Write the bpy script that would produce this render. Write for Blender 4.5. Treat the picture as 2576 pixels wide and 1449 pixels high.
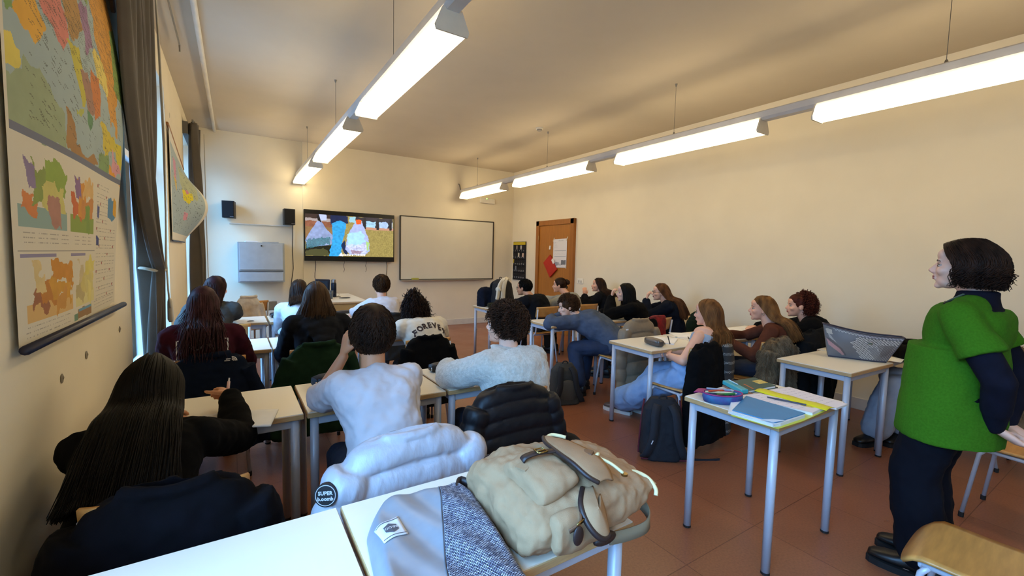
import bpy, math, random
import numpy as np
from mathutils import Vector as V, Matrix, noise as mnoise
R_ = random.Random(7)
for o in list(bpy.data.objects): bpy.data.objects.remove(o)
SC = bpy.context.scene
COL = SC.collection
# ---------------------------------------------------------------- camera
cd = bpy.data.cameras.new('camera'); cam = bpy.data.objects.new('camera', cd); COL.objects.link(cam)
cd.sensor_fit = 'HORIZONTAL'; cd.sensor_width = 36; cd.lens = 15.318; cd.clip_start = 0.02
M3 = Matrix(((0.84201853, 0.01942741, -0.53909866), (-0.53893545, 0.07387397, -0.83910143), (0.02352379, 0.99707834, 0.07267337)))
cam.matrix_world = Matrix.Translation((0, 0, 1.5)) @ M3.to_4x4()
SC.camera = cam
# ---------------------------------------------------------------- world, daylight, exposure
w = bpy.data.worlds.new('world'); SC.world = w; w.use_nodes = True
bg = w.node_tree.nodes['Background']; bg.inputs[0].default_value = (0.22, 0.52, 1.0, 1); 
_n = w.node_tree.nodes; _l = w.node_tree.links; _tc = _n.new('ShaderNodeTexCoord'); _sx = _n.new('ShaderNodeSeparateXYZ'); _mr = _n.new('ShaderNodeMapRange')
_mr.inputs[1].default_value = .06; _mr.inputs[2].default_value = .40; _mr.inputs[3].default_value = 2.6; _mr.inputs[4].default_value = 18   # sky dimmed low down to keep its light off the ceiling, bright above
_l.new(_tc.outputs['Generated'], _sx.inputs[0]); _l.new(_sx.outputs['Z'], _mr.inputs[0]); _l.new(_mr.outputs[0], bg.inputs[1])
SC.view_settings.view_transform = 'Standard'; SC.view_settings.look = 'None'; SC.view_settings.gamma = 1
SC.view_settings.exposure = 0.34; SC.view_settings.use_curve_mapping = False
LAMP = 7.9            # radiance of the lamp diffusers
def portal(y0, y1, z0, z1, x):
    l = bpy.data.lights.new('daylight_portal', 'AREA'); l.shape = 'RECTANGLE'; l.size = y1-y0; l.size_y = z1-z0
    l.cycles.is_portal = True
    o = bpy.data.objects.new('daylight_portal', l); COL.objects.link(o)
    o.location = (x, (y0+y1)/2, (z0+z1)/2)
    o.rotation_euler = Matrix(((0, 0, -1), (1, 0, 0), (0, -1, 0))).to_euler()
WINS = [(-1.2, 1.25, 0.8, 2.9), (3.5, 5.5, 0.4, 3.05), (7.45, 8.36, 0.4, 3.05)]
XL, XR, YF, YB, ZC = -0.53, 5.45, 8.55, -1.6, 3.4
for a in WINS: portal(*a, XL-0.28)
# ---------------------------------------------------------------- colour and materials
def lin(c):
    if isinstance(c, str): c = tuple(int(c[i:i+2], 16)/255 for i in (0, 2, 4))
    return tuple((x/12.92 if x <= .04045 else ((x+.055)/1.055)**2.4) for x in c)
MATS = {}
def mat(name, c, rough=.6, metal=0, var=.06, vscale=8, bump=0, bscale=60, sheen=0, coat=0, stretch=(1, 1, 1), spec=.5, c2=None, detail=3, bdist=.0025):
    if name in MATS: return MATS[name]
    m = bpy.data.materials.new(name); m.use_nodes = True; nt = m.node_tree; N = nt.nodes; Lk = nt.links
    b = N['Principled BSDF']; col = lin(c)
    b.inputs['Roughness'].default_value = rough; b.inputs['Metallic'].default_value = metal
    b.inputs['Specular IOR Level'].default_value = spec
    if sheen: b.inputs['Sheen Weight'].default_value = sheen
    if coat: b.inputs['Coat Weight'].default_value = coat; b.inputs['Coat Roughness'].default_value = .15
    tc = N.new('ShaderNodeTexCoord'); mp = N.new('ShaderNodeMapping'); mp.inputs['Scale'].default_value = stretch
    Lk.new(tc.outputs['Object'], mp.inputs[0])
    nz = N.new('ShaderNodeTexNoise'); nz.inputs['Scale'].default_value = vscale; nz.inputs['Detail'].default_value = detail
    Lk.new(mp.outputs[0], nz.inputs['Vector'])
    rp = N.new('ShaderNodeValToRGB'); e = rp.color_ramp.elements
    e[0].position = .3; e[1].position = .7
    if c2 is None:
        e[0].color = (*[x*(1-var) for x in col], 1); e[1].color = (*[min(1, x*(1+var)) for x in col], 1)
    else:
        e[0].color = (*col, 1); e[1].color = (*lin(c2), 1)
    Lk.new(nz.outputs['Fac'], rp.inputs[0]); Lk.new(rp.outputs[0], b.inputs['Base Color'])
    if bump:
        n2 = N.new('ShaderNodeTexNoise'); n2.inputs['Scale'].default_value = bscale; n2.inputs['Detail'].default_value = 4
        Lk.new(mp.outputs[0], n2.inputs['Vector'])
        bp = N.new('ShaderNodeBump'); bp.inputs['Strength'].default_value = bump; bp.inputs['Distance'].default_value = bdist
        Lk.new(n2.outputs['Fac'], bp.inputs['Height']); Lk.new(bp.outputs[0], b.inputs['Normal'])
    MATS[name] = m; return m
def emat(name, c, s):
    if name in MATS: return MATS[name]
    m = bpy.data.materials.new(name); m.use_nodes = True; nt = m.node_tree
    b = nt.nodes['Principled BSDF']; b.inputs['Base Color'].default_value = (.8, .8, .8, 1)
    b.inputs['Emission Color'].default_value = (*lin(c), 1); b.inputs['Emission Strength'].default_value = s
    MATS[name] = m; return m
def amat(name, attr='Col', rough=.7, emit=0, coat=0):
    if name in MATS: return MATS[name]
    m = bpy.data.materials.new(name); m.use_nodes = True; nt = m.node_tree; b = nt.nodes['Principled BSDF']
    a = nt.nodes.new('ShaderNodeVertexColor'); a.layer_name = attr
    b.inputs['Roughness'].default_value = rough
    if emit:
        b.inputs['Base Color'].default_value = (.01, .01, .01, 1)
        nt.links.new(a.outputs[0], b.inputs['Emission Color']); b.inputs['Emission Strength'].default_value = emit
    else: nt.links.new(a.outputs[0], b.inputs['Base Color'])
    if coat: b.inputs['Coat Weight'].default_value = coat
    MATS[name] = m; return m
# ---------------------------------------------------------------- mesh building
class MB:
    def __init__(s): s.v = []; s.f = []
    def add(s, vs, fs):
        k = len(s.v); s.v += [tuple(p) for p in vs]; s.f += [tuple(i+k for i in f) for f in fs]; return s
    def box(s, c, d, rz=0, rx=0, ry=0):
        M = Matrix.Rotation(rz, 3, 'Z') @ Matrix.Rotation(ry, 3, 'Y') @ Matrix.Rotation(rx, 3, 'X'); c = V(c)
        vs = [c + M @ V((x*d[0]/2, y*d[1]/2, z*d[2]/2)) for x in (-1, 1) for y in (-1, 1) for z in (-1, 1)]
        return s.add(vs, [(0, 1, 3, 2), (4, 6, 7, 5), (0, 4, 5, 1), (2, 3, 7, 6), (0, 2, 6, 4), (1, 5, 7, 3)])
    def loft(s, rings, cap=True, closed=True):
        n = len(rings[0]); vs = [p for r in rings for p in r]; fs = []
        for i in range(len(rings)-1):
            for j in range(n if closed else n-1):
                a = i*n+j; b = i*n+(j+1) % n; fs.append((a, b, b+n, a+n))
        if cap:
            fs.append(tuple(range(n-1, -1, -1))); k = (len(rings)-1)*n; fs.append(tuple(range(k, k+n)))
        return s.add(vs, fs)
    def tube(s, pts, r, n=8, cap=True, flat=1.0):
        pts = [V(p) for p in pts]; rs = r if hasattr(r, '__len__') else [r]*len(pts)
        rings = []; t = (pts[1]-pts[0]).normalized()
        x = t.orthogonal().normalized()
        for i, p in enumerate(pts):
            t = (pts[min(i+1, len(pts)-1)]-pts[max(i-1, 0)])
            if t.length < 1e-9: t = V((0, 0, 1))
            t.normalize(); x = (x - t*x.dot(t))
            x = x.normalized() if x.length > 1e-6 else t.orthogonal().normalized()
            y = t.cross(x)
            rings.append([p + (x*math.cos(2*math.pi*k/n) + y*flat*math.sin(2*math.pi*k/n))*rs[i] for k in range(n)])
        return s.loft(rings, cap)
    def cap(s, p1, r1, p2, r2=None, n=12):
        r2 = r1 if r2 is None else r2; p1 = V(p1); p2 = V(p2); t = p2-p1
        if t.length < 1e-6: t = V((0, 0, 1e-4))
        t.normalize(); pts = []; rs = []
        for a in (90, 65, 40, 15): a = math.radians(a); pts.append(p1 - t*r1*math.sin(a)); rs.append(max(r1*math.cos(a), r1*.05))
        for a in (0, 20, 42, 66, 90): a = math.radians(a); pts.append(p2 + t*r2*math.sin(a)); rs.append(max(r2*math.cos(a), r2*.05))
        return s.tube(pts, rs, n)
    def ell(s, c, r, ax=None, n=16, m=10):
        c = V(c); ax = ax or (V((1, 0, 0)), V((0, 1, 0)), V((0, 0, 1))); rings = []
        for i in range(m+1):
            ph = math.pi*(i/m) ; sp = max(math.sin(ph), .02)
            rings.append([c + ax[0]*r[0]*sp*math.cos(2*math.pi*k/n) + ax[1]*r[1]*sp*math.sin(2*math.pi*k/n) - ax[2]*r[2]*math.cos(ph) for k in range(n)])
        return s.loft(rings)
    def lathe(s, prof, c=(0, 0, 0), n=24):
        c = V(c); return s.loft([[c+V((r*math.cos(2*math.pi*k/n), r*math.sin(2*math.pi*k/n), z)) for k in range(n)] for r, z in prof])
    def prism(s, poly, z0, z1):
        return s.loft([[V((x, y, z0)) for x, y in poly], [V((x, y, z1)) for x, y in poly]])
    def sheet(s, P, thick=0):   # P[i][j] grid of points
        n = len(P[0]); vs = [p for r in P for p in r]
        fs = [(i*n+j, i*n+j+1, (i+1)*n+j+1, (i+1)*n+j) for i in range(len(P)-1) for j in range(n-1)]
        return s.add(vs, fs)
    def mesh(s, name, off=(0, 0, 0)):
        me = bpy.data.meshes.new(name); o = V(off)
        me.from_pydata([tuple(V(p)-o) for p in s.v], [], s.f); me.validate(); me.update(); return me
    def obj(s, name, m, parent=None, off=None, smooth=False, bevel=0, solid=0, sub=0, weld=False):
        if off is None: off = parent.location if parent is not None and parent.parent is None else (abs_loc(parent) if parent is not None else (0, 0, 0))
        me = s.mesh(name, off); o = bpy.data.objects.new(name, me)
        return fin(o, m, parent, smooth, bevel, solid, sub)
def abs_loc(o):
    l = V((0, 0, 0))
    while o is not None: l = l + V(o.location); o = o.parent
    return l
def fin(o, m, parent=None, smooth=False, bevel=0, solid=0, sub=0):
    COL.objects.link(o)
    if m is not None: o.data.materials.append(m)
    if parent is not None: o.parent = parent
    if smooth: o.data.shade_smooth()
    if solid: x = o.modifiers.new('solid', 'SOLIDIFY'); x.thickness = solid; x.offset = 0
    if bevel: x = o.modifiers.new('bevel', 'BEVEL'); x.width = bevel; x.segments = 2; x.limit_method = 'ANGLE'
    if sub: x = o.modifiers.new('sub', 'SUBSURF'); x.levels = sub; x.render_levels = sub
    return o
TEX = {}
def tex(scale):
    if scale not in TEX:
        t = bpy.data.textures.new('clouds', 'CLOUDS'); t.noise_scale = scale; t.noise_depth = 2; TEX[scale] = t
    return TEX[scale]
def blob(mb, name, m, parent, voxel=.01, it=4, disp=None, fac=.5):
    """fuse all shapes of mb into one continuous skin"""
    off = abs_loc(parent) if parent is not None else V((0, 0, 0))
    me = mb.mesh('tmp'); o = bpy.data.objects.new('tmp', me); COL.objects.link(o)
    x = o.modifiers.new('r', 'REMESH'); x.mode = 'VOXEL'; x.voxel_size = voxel; x.adaptivity = 0
    x = o.modifiers.new('s', 'SMOOTH'); x.factor = fac; x.iterations = it
    for sc, st in (disp or []):
        x = o.modifiers.new('d', 'DISPLACE'); x.texture = tex(sc); x.texture_coords = 'LOCAL'; x.strength = st; x.mid_level = .5
    dg = bpy.context.evaluated_depsgraph_get(); dg.update()
    nm = bpy.data.meshes.new_from_object(o.evaluated_get(dg)); bpy.data.objects.remove(o); bpy.data.meshes.remove(me)
    nm.name = name; nm.transform(Matrix.Translation(-off)); nm.materials.clear()
    r = bpy.data.objects.new(name, nm)
    return fin(r, m, parent, smooth=True)
def empty(name, label, cat, loc=(0, 0, 0), rz=0, group=None):
    o = bpy.data.objects.new(name, None); COL.objects.link(o); o.location = loc; o.rotation_euler = (0, 0, rz)
    o.empty_display_size = .05
    return tag(o, label, cat, group)
def tag(o, label, cat, group=None):
    o['label'] = label; o['category'] = cat
    if group: o['group'] = group
    return o
def struct(o): o['kind'] = 'structure'; return o
def copy_tree(o, parent=None):
    c = o.copy(); COL.objects.link(c)
    if parent is not None: c.parent = parent
    for ch in list(o.children): copy_tree(ch, c)
    return c
def text_mb(s, size, origin, ux, uy, depth=.001, bend=None, bold=0, align='CENTER'):
    """lettering as thin solid shapes; ux, uy = directions of writing and of letter height"""
    cu = bpy.data.curves.new('t', 'FONT'); cu.body = s; cu.size = size; cu.align_x = align; cu.align_y = 'CENTER'; cu.resolution_u = 2
    cu.offset = bold
    o = bpy.data.objects.new('t', cu); COL.objects.link(o); dg = bpy.context.evaluated_depsgraph_get(); dg.update()
    me = bpy.data.meshes.new_from_object(o.evaluated_get(dg)); bpy.data.objects.remove(o)
    ux = V(ux).normalized(); uy = V(uy).normalized(); n = ux.cross(uy); og = V(origin); mb = MB()
    vs = []
    for v in me.vertices:
        x, y = v.co.x, v.co.y
        p = bend(x, y) if bend else og + ux*x + uy*y
        vs.append(p + n*depth)
    mb.add(vs, [tuple(p.vertices) for p in me.polygons]); bpy.data.meshes.remove(me); return mb
# colour canvas ---------------------------------------------------
def snoise(h, w, sc, seed, oct=3):
    r = np.random.RandomState(seed); out = np.zeros((h, w)); a = 1; tot = 0
    for k in range(oct):
        gh, gw = int(h/sc)+3, int(w/sc)+3; g = r.rand(gh, gw)
        yy, xx = np.mgrid[0:h, 0:w]; y = yy/sc; x = xx/sc; iy = y.astype(int); ix = x.astype(int); fy = y-iy; fx = x-ix
        fy = fy*fy*(3-2*fy); fx = fx*fx*(3-2*fx)
        out += a*((g[iy, ix]*(1-fx)+g[iy, ix+1]*fx)*(1-fy) + (g[iy+1, ix]*(1-fx)+g[iy+1, ix+1]*fx)*fy); tot += a
        a *= .5; sc = max(sc/2, 1.01)
    return out/tot
class Canvas:
    def __init__(s, w, h, c): s.w, s.h = w, h; s.a = np.zeros((h, w, 3)); s.a[:] = lin(c); s.k = 1; s.r = np.random.RandomState(3)
    def poly(s, pts, c, warp=0, sc=12, var=0, seed=1, alpha=1):   # pts in 0..1, y down
        sc = sc*s.k
        yy, xx = np.mgrid[0:s.h, 0:s.w]; x = (xx+.5)/s.w; y = (yy+.5)/s.h
        if warp: x = x+(snoise(s.h, s.w, sc, seed)-.5)*warp; y = y+(snoise(s.h, s.w, sc, seed+9)-.5)*warp
        ins = np.zeros((s.h, s.w), bool); n = len(pts)
        for i in range(n):
            x1, y1 = pts[i]; x2, y2 = pts[(i+1) % n]
            if y1 == y2: continue
            c_ = ((y1 > y) != (y2 > y)) & (x < (x2-x1)*(y-y1)/(y2-y1)+x1); ins ^= c_
        col = np.array(lin(c))*np.ones((s.h, s.w, 3))
        if var: col = col*(1+(snoise(s.h, s.w, sc*.6, seed+5)[..., None]-.5)*var)
        s.a[ins] = s.a[ins]*(1-alpha)+col[ins]*alpha
    def rect(s, x0, y0, x1, y1, c, **k): s.poly([(x0, y0), (x1, y0), (x1, y1), (x0, y1)], c, **k)
    def dashes(s, x0, y0, x1, y1, n, c, L=(2, 5), slope=0):
        for _ in range(int(n*(1+.6*(s.k-1)))):
            x = s.r.uniform(x0, x1)*s.w; y = s.r.uniform(y0, y1)*s.h; l = s.r.randint(*L)*s.k
            for k in range(l):
                i = int(y+k*slope); j = int(x+k)
                if 0 <= i < s.h and 0 <= j < s.w: s.a[i, j] = s.a[i, j]*.35+np.array(lin(c))*.65
    def lines(s, x0, y0, x1, y1, step, c, p=.8):
        for i in range(int(y0*s.h), int(y1*s.h), step*s.k):
            for j in range(int(x0*s.w), int(x1*s.w)):
                if s.r.rand() < p: s.a[i, j] = s.a[i, j]*.35+np.array(lin(c))*.65
    def obj(s, name, P, m, parent, off, solid=0):   # P(u,v)->point, u right 0..1, v down 0..1
        me = bpy.data.meshes.new(name); w, h = s.w, s.h; off = V(off)
        vs = [tuple(V(P(j/w, i/h))-off) for i in range(h+1) for j in range(w+1)]
        fs = [(i*(w+1)+j, (i+1)*(w+1)+j, (i+1)*(w+1)+j+1, i*(w+1)+j+1) for i in range(h) for j in range(w)]
        me.from_pydata(vs, [], fs); at = me.color_attributes.new('Col', 'FLOAT_COLOR', 'CORNER')
        c = np.ones((h*w, 4, 4)); c[:, :, :3] = np.clip(s.a, 0, 4).reshape(h*w, 1, 3); at.data.foreach_set('color', c.ravel().astype(np.float32))
        o = bpy.data.objects.new(name, me); return fin(o, m, parent, smooth=True, solid=solid)
# ================================================================ setting
def wall_mat(name, c):
    return mat(name, c, rough=.85, var=.025, vscale=2.5, bump=.08, bscale=180, spec=.2)
MW = wall_mat('wall_paint', 'eadfc6'); MCE = wall_mat('ceiling_paint', 'cabda8')
# floor: large square linoleum tiles
def floor_mat():
    m = bpy.data.materials.new('linoleum'); m.use_nodes = True; nt = m.node_tree; N = nt.nodes; Lk = nt.links; b = N['Principled BSDF']
    tc = N.new('ShaderNodeTexCoord'); br = N.new('ShaderNodeTexBrick'); br.offset = 0; br.inputs['Scale'].default_value = 1
    br.inputs['Brick Width'].default_value = .62; br.inputs['Row Height'].default_value = .62; br.inputs['Mortar Size'].default_value = .0022
    br.inputs['Color1'].default_value = (*lin('8e573b'), 1); br.inputs['Color2'].default_value = (*lin('965f43'), 1); br.inputs['Mortar'].default_value = (*lin('6a3c28'), 1)
    Lk.new(tc.outputs['Object'], br.inputs[0])
    nz = N.new('ShaderNodeTexNoise'); nz.inputs['Scale'].default_value = 90; nz.inputs['Detail'].default_value = 4; Lk.new(tc.outputs['Object'], nz.inputs[0])
    n2 = N.new('ShaderNodeTexNoise'); n2.inputs['Scale'].default_value = 3; Lk.new(tc.outputs['Object'], n2.inputs[0])
    mx = N.new('ShaderNodeMix'); mx.data_type = 'RGBA'; mx.blend_type = 'MULTIPLY'; mx.inputs[0].default_value = .5
    rp = N.new('ShaderNodeValToRGB'); rp.color_ramp.elements[0].position = .3; rp.color_ramp.elements[0].color = (.66, .62, .6, 1); rp.color_ramp.elements[1].position = .65; rp.color_ramp.elements[1].color = (1.15, 1.15, 1.15, 1)
    Lk.new(nz.outputs['Fac'], rp.inputs[0]); Lk.new(br.outputs['Color'], mx.inputs[6]); Lk.new(rp.outputs[0], mx.inputs[7]); Lk.new(mx.outputs[2], b.inputs['Base Color'])
    r2 = N.new('ShaderNodeMapRange'); r2.inputs[3].default_value = .22; r2.inputs[4].default_value = .42; Lk.new(n2.outputs['Fac'], r2.inputs[0]); Lk.new(r2.outputs[0], b.inputs['Roughness'])
    return m
struct(MB().box(((XL+XR)/2-.2, (YF+YB)/2, -.05), (XR-XL+.8, YF-YB+.4, .1)).obj('floor', floor_mat()))
struct(MB().box(((XL+XR)/2-.2, (YF+YB)/2, ZC+.05), (XR-XL+.8, YF-YB+.4, .1)).obj('ceiling', MCE))
struct(MB().box(((XR+.1), (YF+YB)/2, ZC/2), (.2, YF-YB+.4, ZC)).obj('wall_right', MW))
b = MB(); b.box(((XL+XR)/2, YF+.1, ZC/2), (XR-XL+.8, .2, ZC)); b.box(((1.06+XR)/2, YF-.015, ZC/2), (XR-1.06, .05, ZC)); struct(b.obj('wall_front', MW))
struct(MB().box(((XL+XR)/2, YB-.1, ZC/2), (XR-XL+.8, .2, ZC)).obj('wall_back', MW))
b = MB(); T = .34; ys = [YB]
for (y0, y1, z0, z1) in WINS:
    b.box((XL-T/2, (ys[-1]+y0)/2, ZC/2), (T, y0-ys[-1], ZC)); b.box((XL-T/2, (y0+y1)/2, z0/2), (T, y1-y0, z0)); b.box((XL-T/2, (y0+y1)/2, (z1+ZC)/2), (T, y1-y0, ZC-z1)); ys.append(y1)
b.box((XL-T/2, (ys[-1]+YF)/2, ZC/2), (T, YF-ys[-1], ZC)); struct(b.obj('wall_left', MW))
YW = YF-.04
MBASE = mat('baseboard_paint', 'd9d2c4', .5)
struct(MB().box(((1.08+XR)/2, YW-.008, .06), (XR-1.08, .016, .12)).obj('baseboard_front', MBASE, bevel=.003))
b = MB(); b.box((XR-.008, (YB+6.28)/2, .06), (.016, 6.28-YB, .12)); b.box((XR-.008, (7.7+YW)/2, .06), (.016, YW-7.7, .12)); struct(b.obj('baseboard_right', MBASE, bevel=.003))
struct(MB().box((XL+.008, (YB+YF)/2, .06), (.016, YF-YB, .12)).obj('baseboard_left', MBASE, bevel=.003))
# windows
MWF = mat('window_frame_paint', 'e8ecef', .4)
def glass_mat():
    m = bpy.data.materials.new('window_glass'); m.use_nodes = True; nt = m.node_tree; N = nt.nodes; nt.nodes.remove(N['Principled BSDF'])
    t = N.new('ShaderNodeBsdfTransparent'); g = N.new('ShaderNodeBsdfGlossy'); g.inputs['Roughness'].default_value = .02; f = N.new('ShaderNodeFresnel'); f.inputs[0].default_value = 1.15
    x = N.new('ShaderNodeMixShader'); nt.links.new(f.outputs[0], x.inputs[0]); nt.links.new(t.outputs[0], x.inputs[1]); nt.links.new(g.outputs[0], x.inputs[2]); nt.links.new(x.outputs[0], N['Material Output'].inputs[0]); return m
MGL = glass_mat()
for i, (y0, y1, z0, z1) in enumerate(WINS):
    x = XL-.24; f = MB(); n = 2 if y1-y0 > 1.5 else 1
    f.box((x, (y0+y1)/2, z0+.03), (.06, y1-y0, .06)); f.box((x, (y0+y1)/2, z1-.03), (.06, y1-y0, .06)); f.box((x, (y0+y1)/2, z0+(z1-z0)*.72), (.05, y1-y0, .06))
    for k in range(n+1): f.box((x, y0+.03+(y1-y0-.06)*k/n, (z0+z1)/2), (.06, .06, z1-z0))
    wo = struct(f.obj('window_%d' % (i+1), MWF, bevel=.004))
    MB().box((x, (y0+y1)/2, (z0+z1)/2), (.006, y1-y0-.02, z1-z0-.02)).obj('window_pane', MGL, wo)
    MB().box((XL-.09, (y0+y1)/2, z0+.012), (.26, y1-y0+.0, .025)).obj('window_sill', mat('sill_stone', 'cfcabf', .3), wo)
# outside the windows only the world background shows
# door
WOOD = mat('door_wood', 'a86a24', .38, var=.10, vscale=5, stretch=(1, 6, .5), bump=.04, bscale=40, coat=.1)
WOOD2 = mat('door_frame_wood', '9c5f1e', .38, var=.10, vscale=6, stretch=(1, 6, .5), coat=.1)
dy0, dy1, dz = 6.30, 7.50, 2.24
d = struct(MB().box((XR-.02, (dy0+dy1)/2, (dz-.09)/2), (.04, dy1-dy0-.2, dz-.09)).obj('door_1', WOOD, bevel=.003))
f = MB()
for y in (dy0+.05, dy1-.05): f.box((XR-.03, y, dz/2), (.07, .1, dz))
f.box((XR-.03, (dy0+dy1)/2, dz-.05), (.07, dy1-dy0, .1)); f.obj('door_frame', WOOD2, d, bevel=.004)
MBLK = mat('black_metal', '1c1815', .35, metal=.3)
for z in (1.06, .93):
    f = MB(); f.tube([(XR-.04, dy0+.17, z), (XR-.052, dy0+.17, z)], .026, 16)
    if z > 1: f.tube([(XR-.05, dy0+.17, z), (XR-.09, dy0+.17, z)], .01, 10); f.tube([(XR-.09, dy0+.165, z), (XR-.09, dy0+.30, z)], .010, 10)
    f.obj('door_handle' if z > 1 else 'door_lock', MBLK, d)
for z in (.4, 1.9): MB().tube([(XR-.07, dy1-.11, z-.04), (XR-.07, dy1-.11, z+.04)], .008).obj('hinge', mat('brass', 'b0905a', .3, metal=1), d)
# papers on the door
def canvas_plane(name, cv, P, m, parent=None, off=None, solid=0):
    return cv.obj(name, P, m, parent, off if off is not None else P(.5, .5), solid)
MPAP = amat('printed_paper', rough=.8)
cv = Canvas(60, 80, 'dfdde0')
cv.lines(.3, .04, .8, .08, 2, '888890', .5); cv.lines(.05, .12, .3, .34, 3, '9a9aa6', .5); cv.rect(.1, .395, .95, .41, '8890a0'); cv.rect(.1, .6, .95, .61, '8890a0')
cv.lines(.1, .44, .9, .58, 4, 'b0b0ba', .3); cv.rect(.62, .74, .95, .9, '70747c', warp=.03); cv.rect(.2, .8, .45, .93, '9a9ea6', warp=.04); cv.rect(.5, .86, .6, .93, 'a3a6ae')
o = canvas_plane('notice_sheet', cv, lambda u, v: V((XR-.048-.01*math.sin(3*u)*v*.3, 6.92-.42*u, 1.86-.56*v+.01*u)), MPAP); o.location = V((XR-.048, 6.71, 1.58)); tag(o, 'white printed notice sheet taped to upper half of the brown door', 'paper')
MTAPE = mat('masking_tape', 'd8cbb0', .6)
MB().box((0, 0, 0), (.002, .02, .09), rx=.6).box((0, 0, 0), (.001, .001, .001)).obj('tape', MTAPE, o, off=(0, .21, -.28))
MB().box((0, 0, 0), (.002, .02, .08), rx=-.5).obj('tape', MTAPE, o, off=(0, .19, .26))
MB().box((0, 0, 0), (.002, .02, .08), rx=.5).obj('tape', MTAPE, o, off=(0, -.2, -.27))
t = empty('document_pouch', 'red flat document pouch hanging by one corner from the door', 'folder', (XR-.06, 6.98, 1.32))
MB().box((XR-.065, 6.98, 1.32), (.03, .27, .37), rx=math.radians(-38)).obj('pouch', mat('red_card', 'b5210f', .5), t, bevel=.006)
MB().box((XR-.084, 6.87, 1.42), (.004, .06, .10), rx=math.radians(-38)).obj('paper_label', mat('white_paper', 'ecebe8', .8), t)
tag(MB().box((XR-.052, 7.02, 1.69), (.02, .04, .08), rx=.15).obj('coat_hook', mat('white_paper', 'ecebe8', .8), bevel=.008), 'small white plastic hook on the brown door beside the notice', 'hook')
# wall socket
t = empty('wall_socket', 'white double electrical socket on the wall right of the door', 'socket', (XR-.005, 6.16, 1.07))
MB().box((XR-.006, 6.13, 1.07), (.012, .16, .1)).obj('cover_plate', mat('socket_plastic', 'f0ead8', .4), t, bevel=.003)
for y in (6.10, 6.16): MB().box((XR-.014, y, 1.06), (.006, .028, .045)).obj('outlet', mat('outlet_plastic', 'b0aa9c', .4), t, bevel=.002)
# phone pocket chart
t = empty('pocket_chart', 'black hanging chart of numbered phone pockets with yellow header', 'pocket chart', (XR-.01, 8.15, 1.4))
BKF = mat('black_canvas', '15151b', .8, bump=.3, bscale=120)
cy0, cy1 = 7.93, 8.44
MB().box((XR-.012, (cy0+cy1)/2, 1.40), (.012, cy1-cy0, .86)).obj('backing', BKF, t)
MB().box((XR-.02, (cy0+cy1)/2, 1.79), (.014, cy1-cy0-.03, .06)).obj('header_strip', mat('yellow_fabric', 'c8b020', .7), t)
num = 0
for r in range(5):
    for c in range(6):
        num += 1
        y = cy1-.045-c*.084; z = 1.63-r*.15
        P = []
        for i in range(5):
            P.append([V((XR-.020-.018*math.sin(math.pi*j/4)*(.6+.4*i/4)*(1.0 if i < 4 else .3), y+.038-.076*j/4, z+.055-.11*i/4)) for j in range(5)])
        pk = MB().sheet(P).obj('pocket', BKF, t, solid=.004, smooth=True)
        text_mb(str(num), .042, (XR-.043, y, z), (0, -1, 0), (0, 0, 1), depth=.001).obj('number', mat('white_print', 'd8d8dc', .7), pk)
for (y, z, c) in ((8.19, 1.535, 'c9c2b4'), (8.02, 1.53, 'd7b9a6'), (8.40, 1.39, 'b09a30'), (8.30, 1.24, '777c84'), (8.10, 1.70, 'b9b9b9'), (8.27, 1.70, '8a7f74')):
    tag(MB().box((XR-.030, y, z), (.009, .055, .09)).obj('phone', mat('phone_'+c, c, .3), bevel=.006), {'c9c2b4': 'pale beige phone poking from second pocket row', 'd7b9a6': 'pinkish phone poking from second pocket row', 'b09a30': 'mustard phone in third pocket row at chart edge', '777c84': 'grey phone in lower pocket row', 'b9b9b9': 'silver phone in the top pocket row', '8a7f74': 'brownish phone in the top pocket row'}[c]+' of the black chart', 'phone', 'phones in the pocket chart')
# whiteboard
t = empty('whiteboard', 'large blank whiteboard with thin dark frame on the front wall', 'whiteboard', (3.86, YW, 1.62))
MB().box((3.86, YW-.018, 1.615), (2.09, .02, 1.24)).obj('board_surface', mat('whiteboard_surface', 'e2dcc9', .32, var=.03, vscale=2), t)
b = MB()
for z in (.985, 2.245): b.box((3.86, YW-.02, z), (2.13, .03, .02))
for x in (2.80, 4.92): b.box((x, YW-.02, 1.615), (.02, .03, 1.27))
b.obj('frame', mat('board_frame', '4a4640', .4, metal=.4), t)
MB().box((3.75, YW-.05, .972), (1.9, .09, .012)).obj('pen_tray', mat('tray_metal', 'b8b2a4', .4, metal=.5), t)
tag(MB().box((3.10, YW-.055, .998), (.14, .05, .035)).obj('board_eraser', mat('eraser_yellow', 'b5b04a', .7), bevel=.006), 'small yellow board eraser on the whiteboard tray', 'eraser')
# TV
t = empty('television', 'large black wall-mounted television playing a litter collecting video', 'television', (1.86, YW, 1.78))
tx0, tx1, tz0, tz1 = 1.06, 2.655, 1.335, 2.235
MB().box(((tx0+tx1)/2, YW-.075, (tz0+tz1)/2), (tx1-tx0, .07, tz1-tz0)).obj('casing', mat('tv_plastic', '0a0a0b', .25), t, bevel=.006)
MB().box(((tx0+tx1)/2, YW-.015, 1.8), (.7, .09, .4)).obj('wall_mount', MBLK, t)
cv = Canvas(240, 132, '9a7a48')
cv.rect(0, 0, 1, 1, '9a8a4e', var=.7, warp=0, sc=5); cv.rect(0, 0, .3, .12, '3a2a26'); cv.rect(0, .1, .35, .16, 'a79a98', warp=.05); cv.rect(0, .16, .35, .3, '8a5640', warp=.05, var=.6)
cv.rect(0, .3, .3, .62, '8c6a44', warp=.05, var=.5); cv.rect(.55, 0, 1, .3, '2a2634', warp=.04, var=.5)
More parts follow.
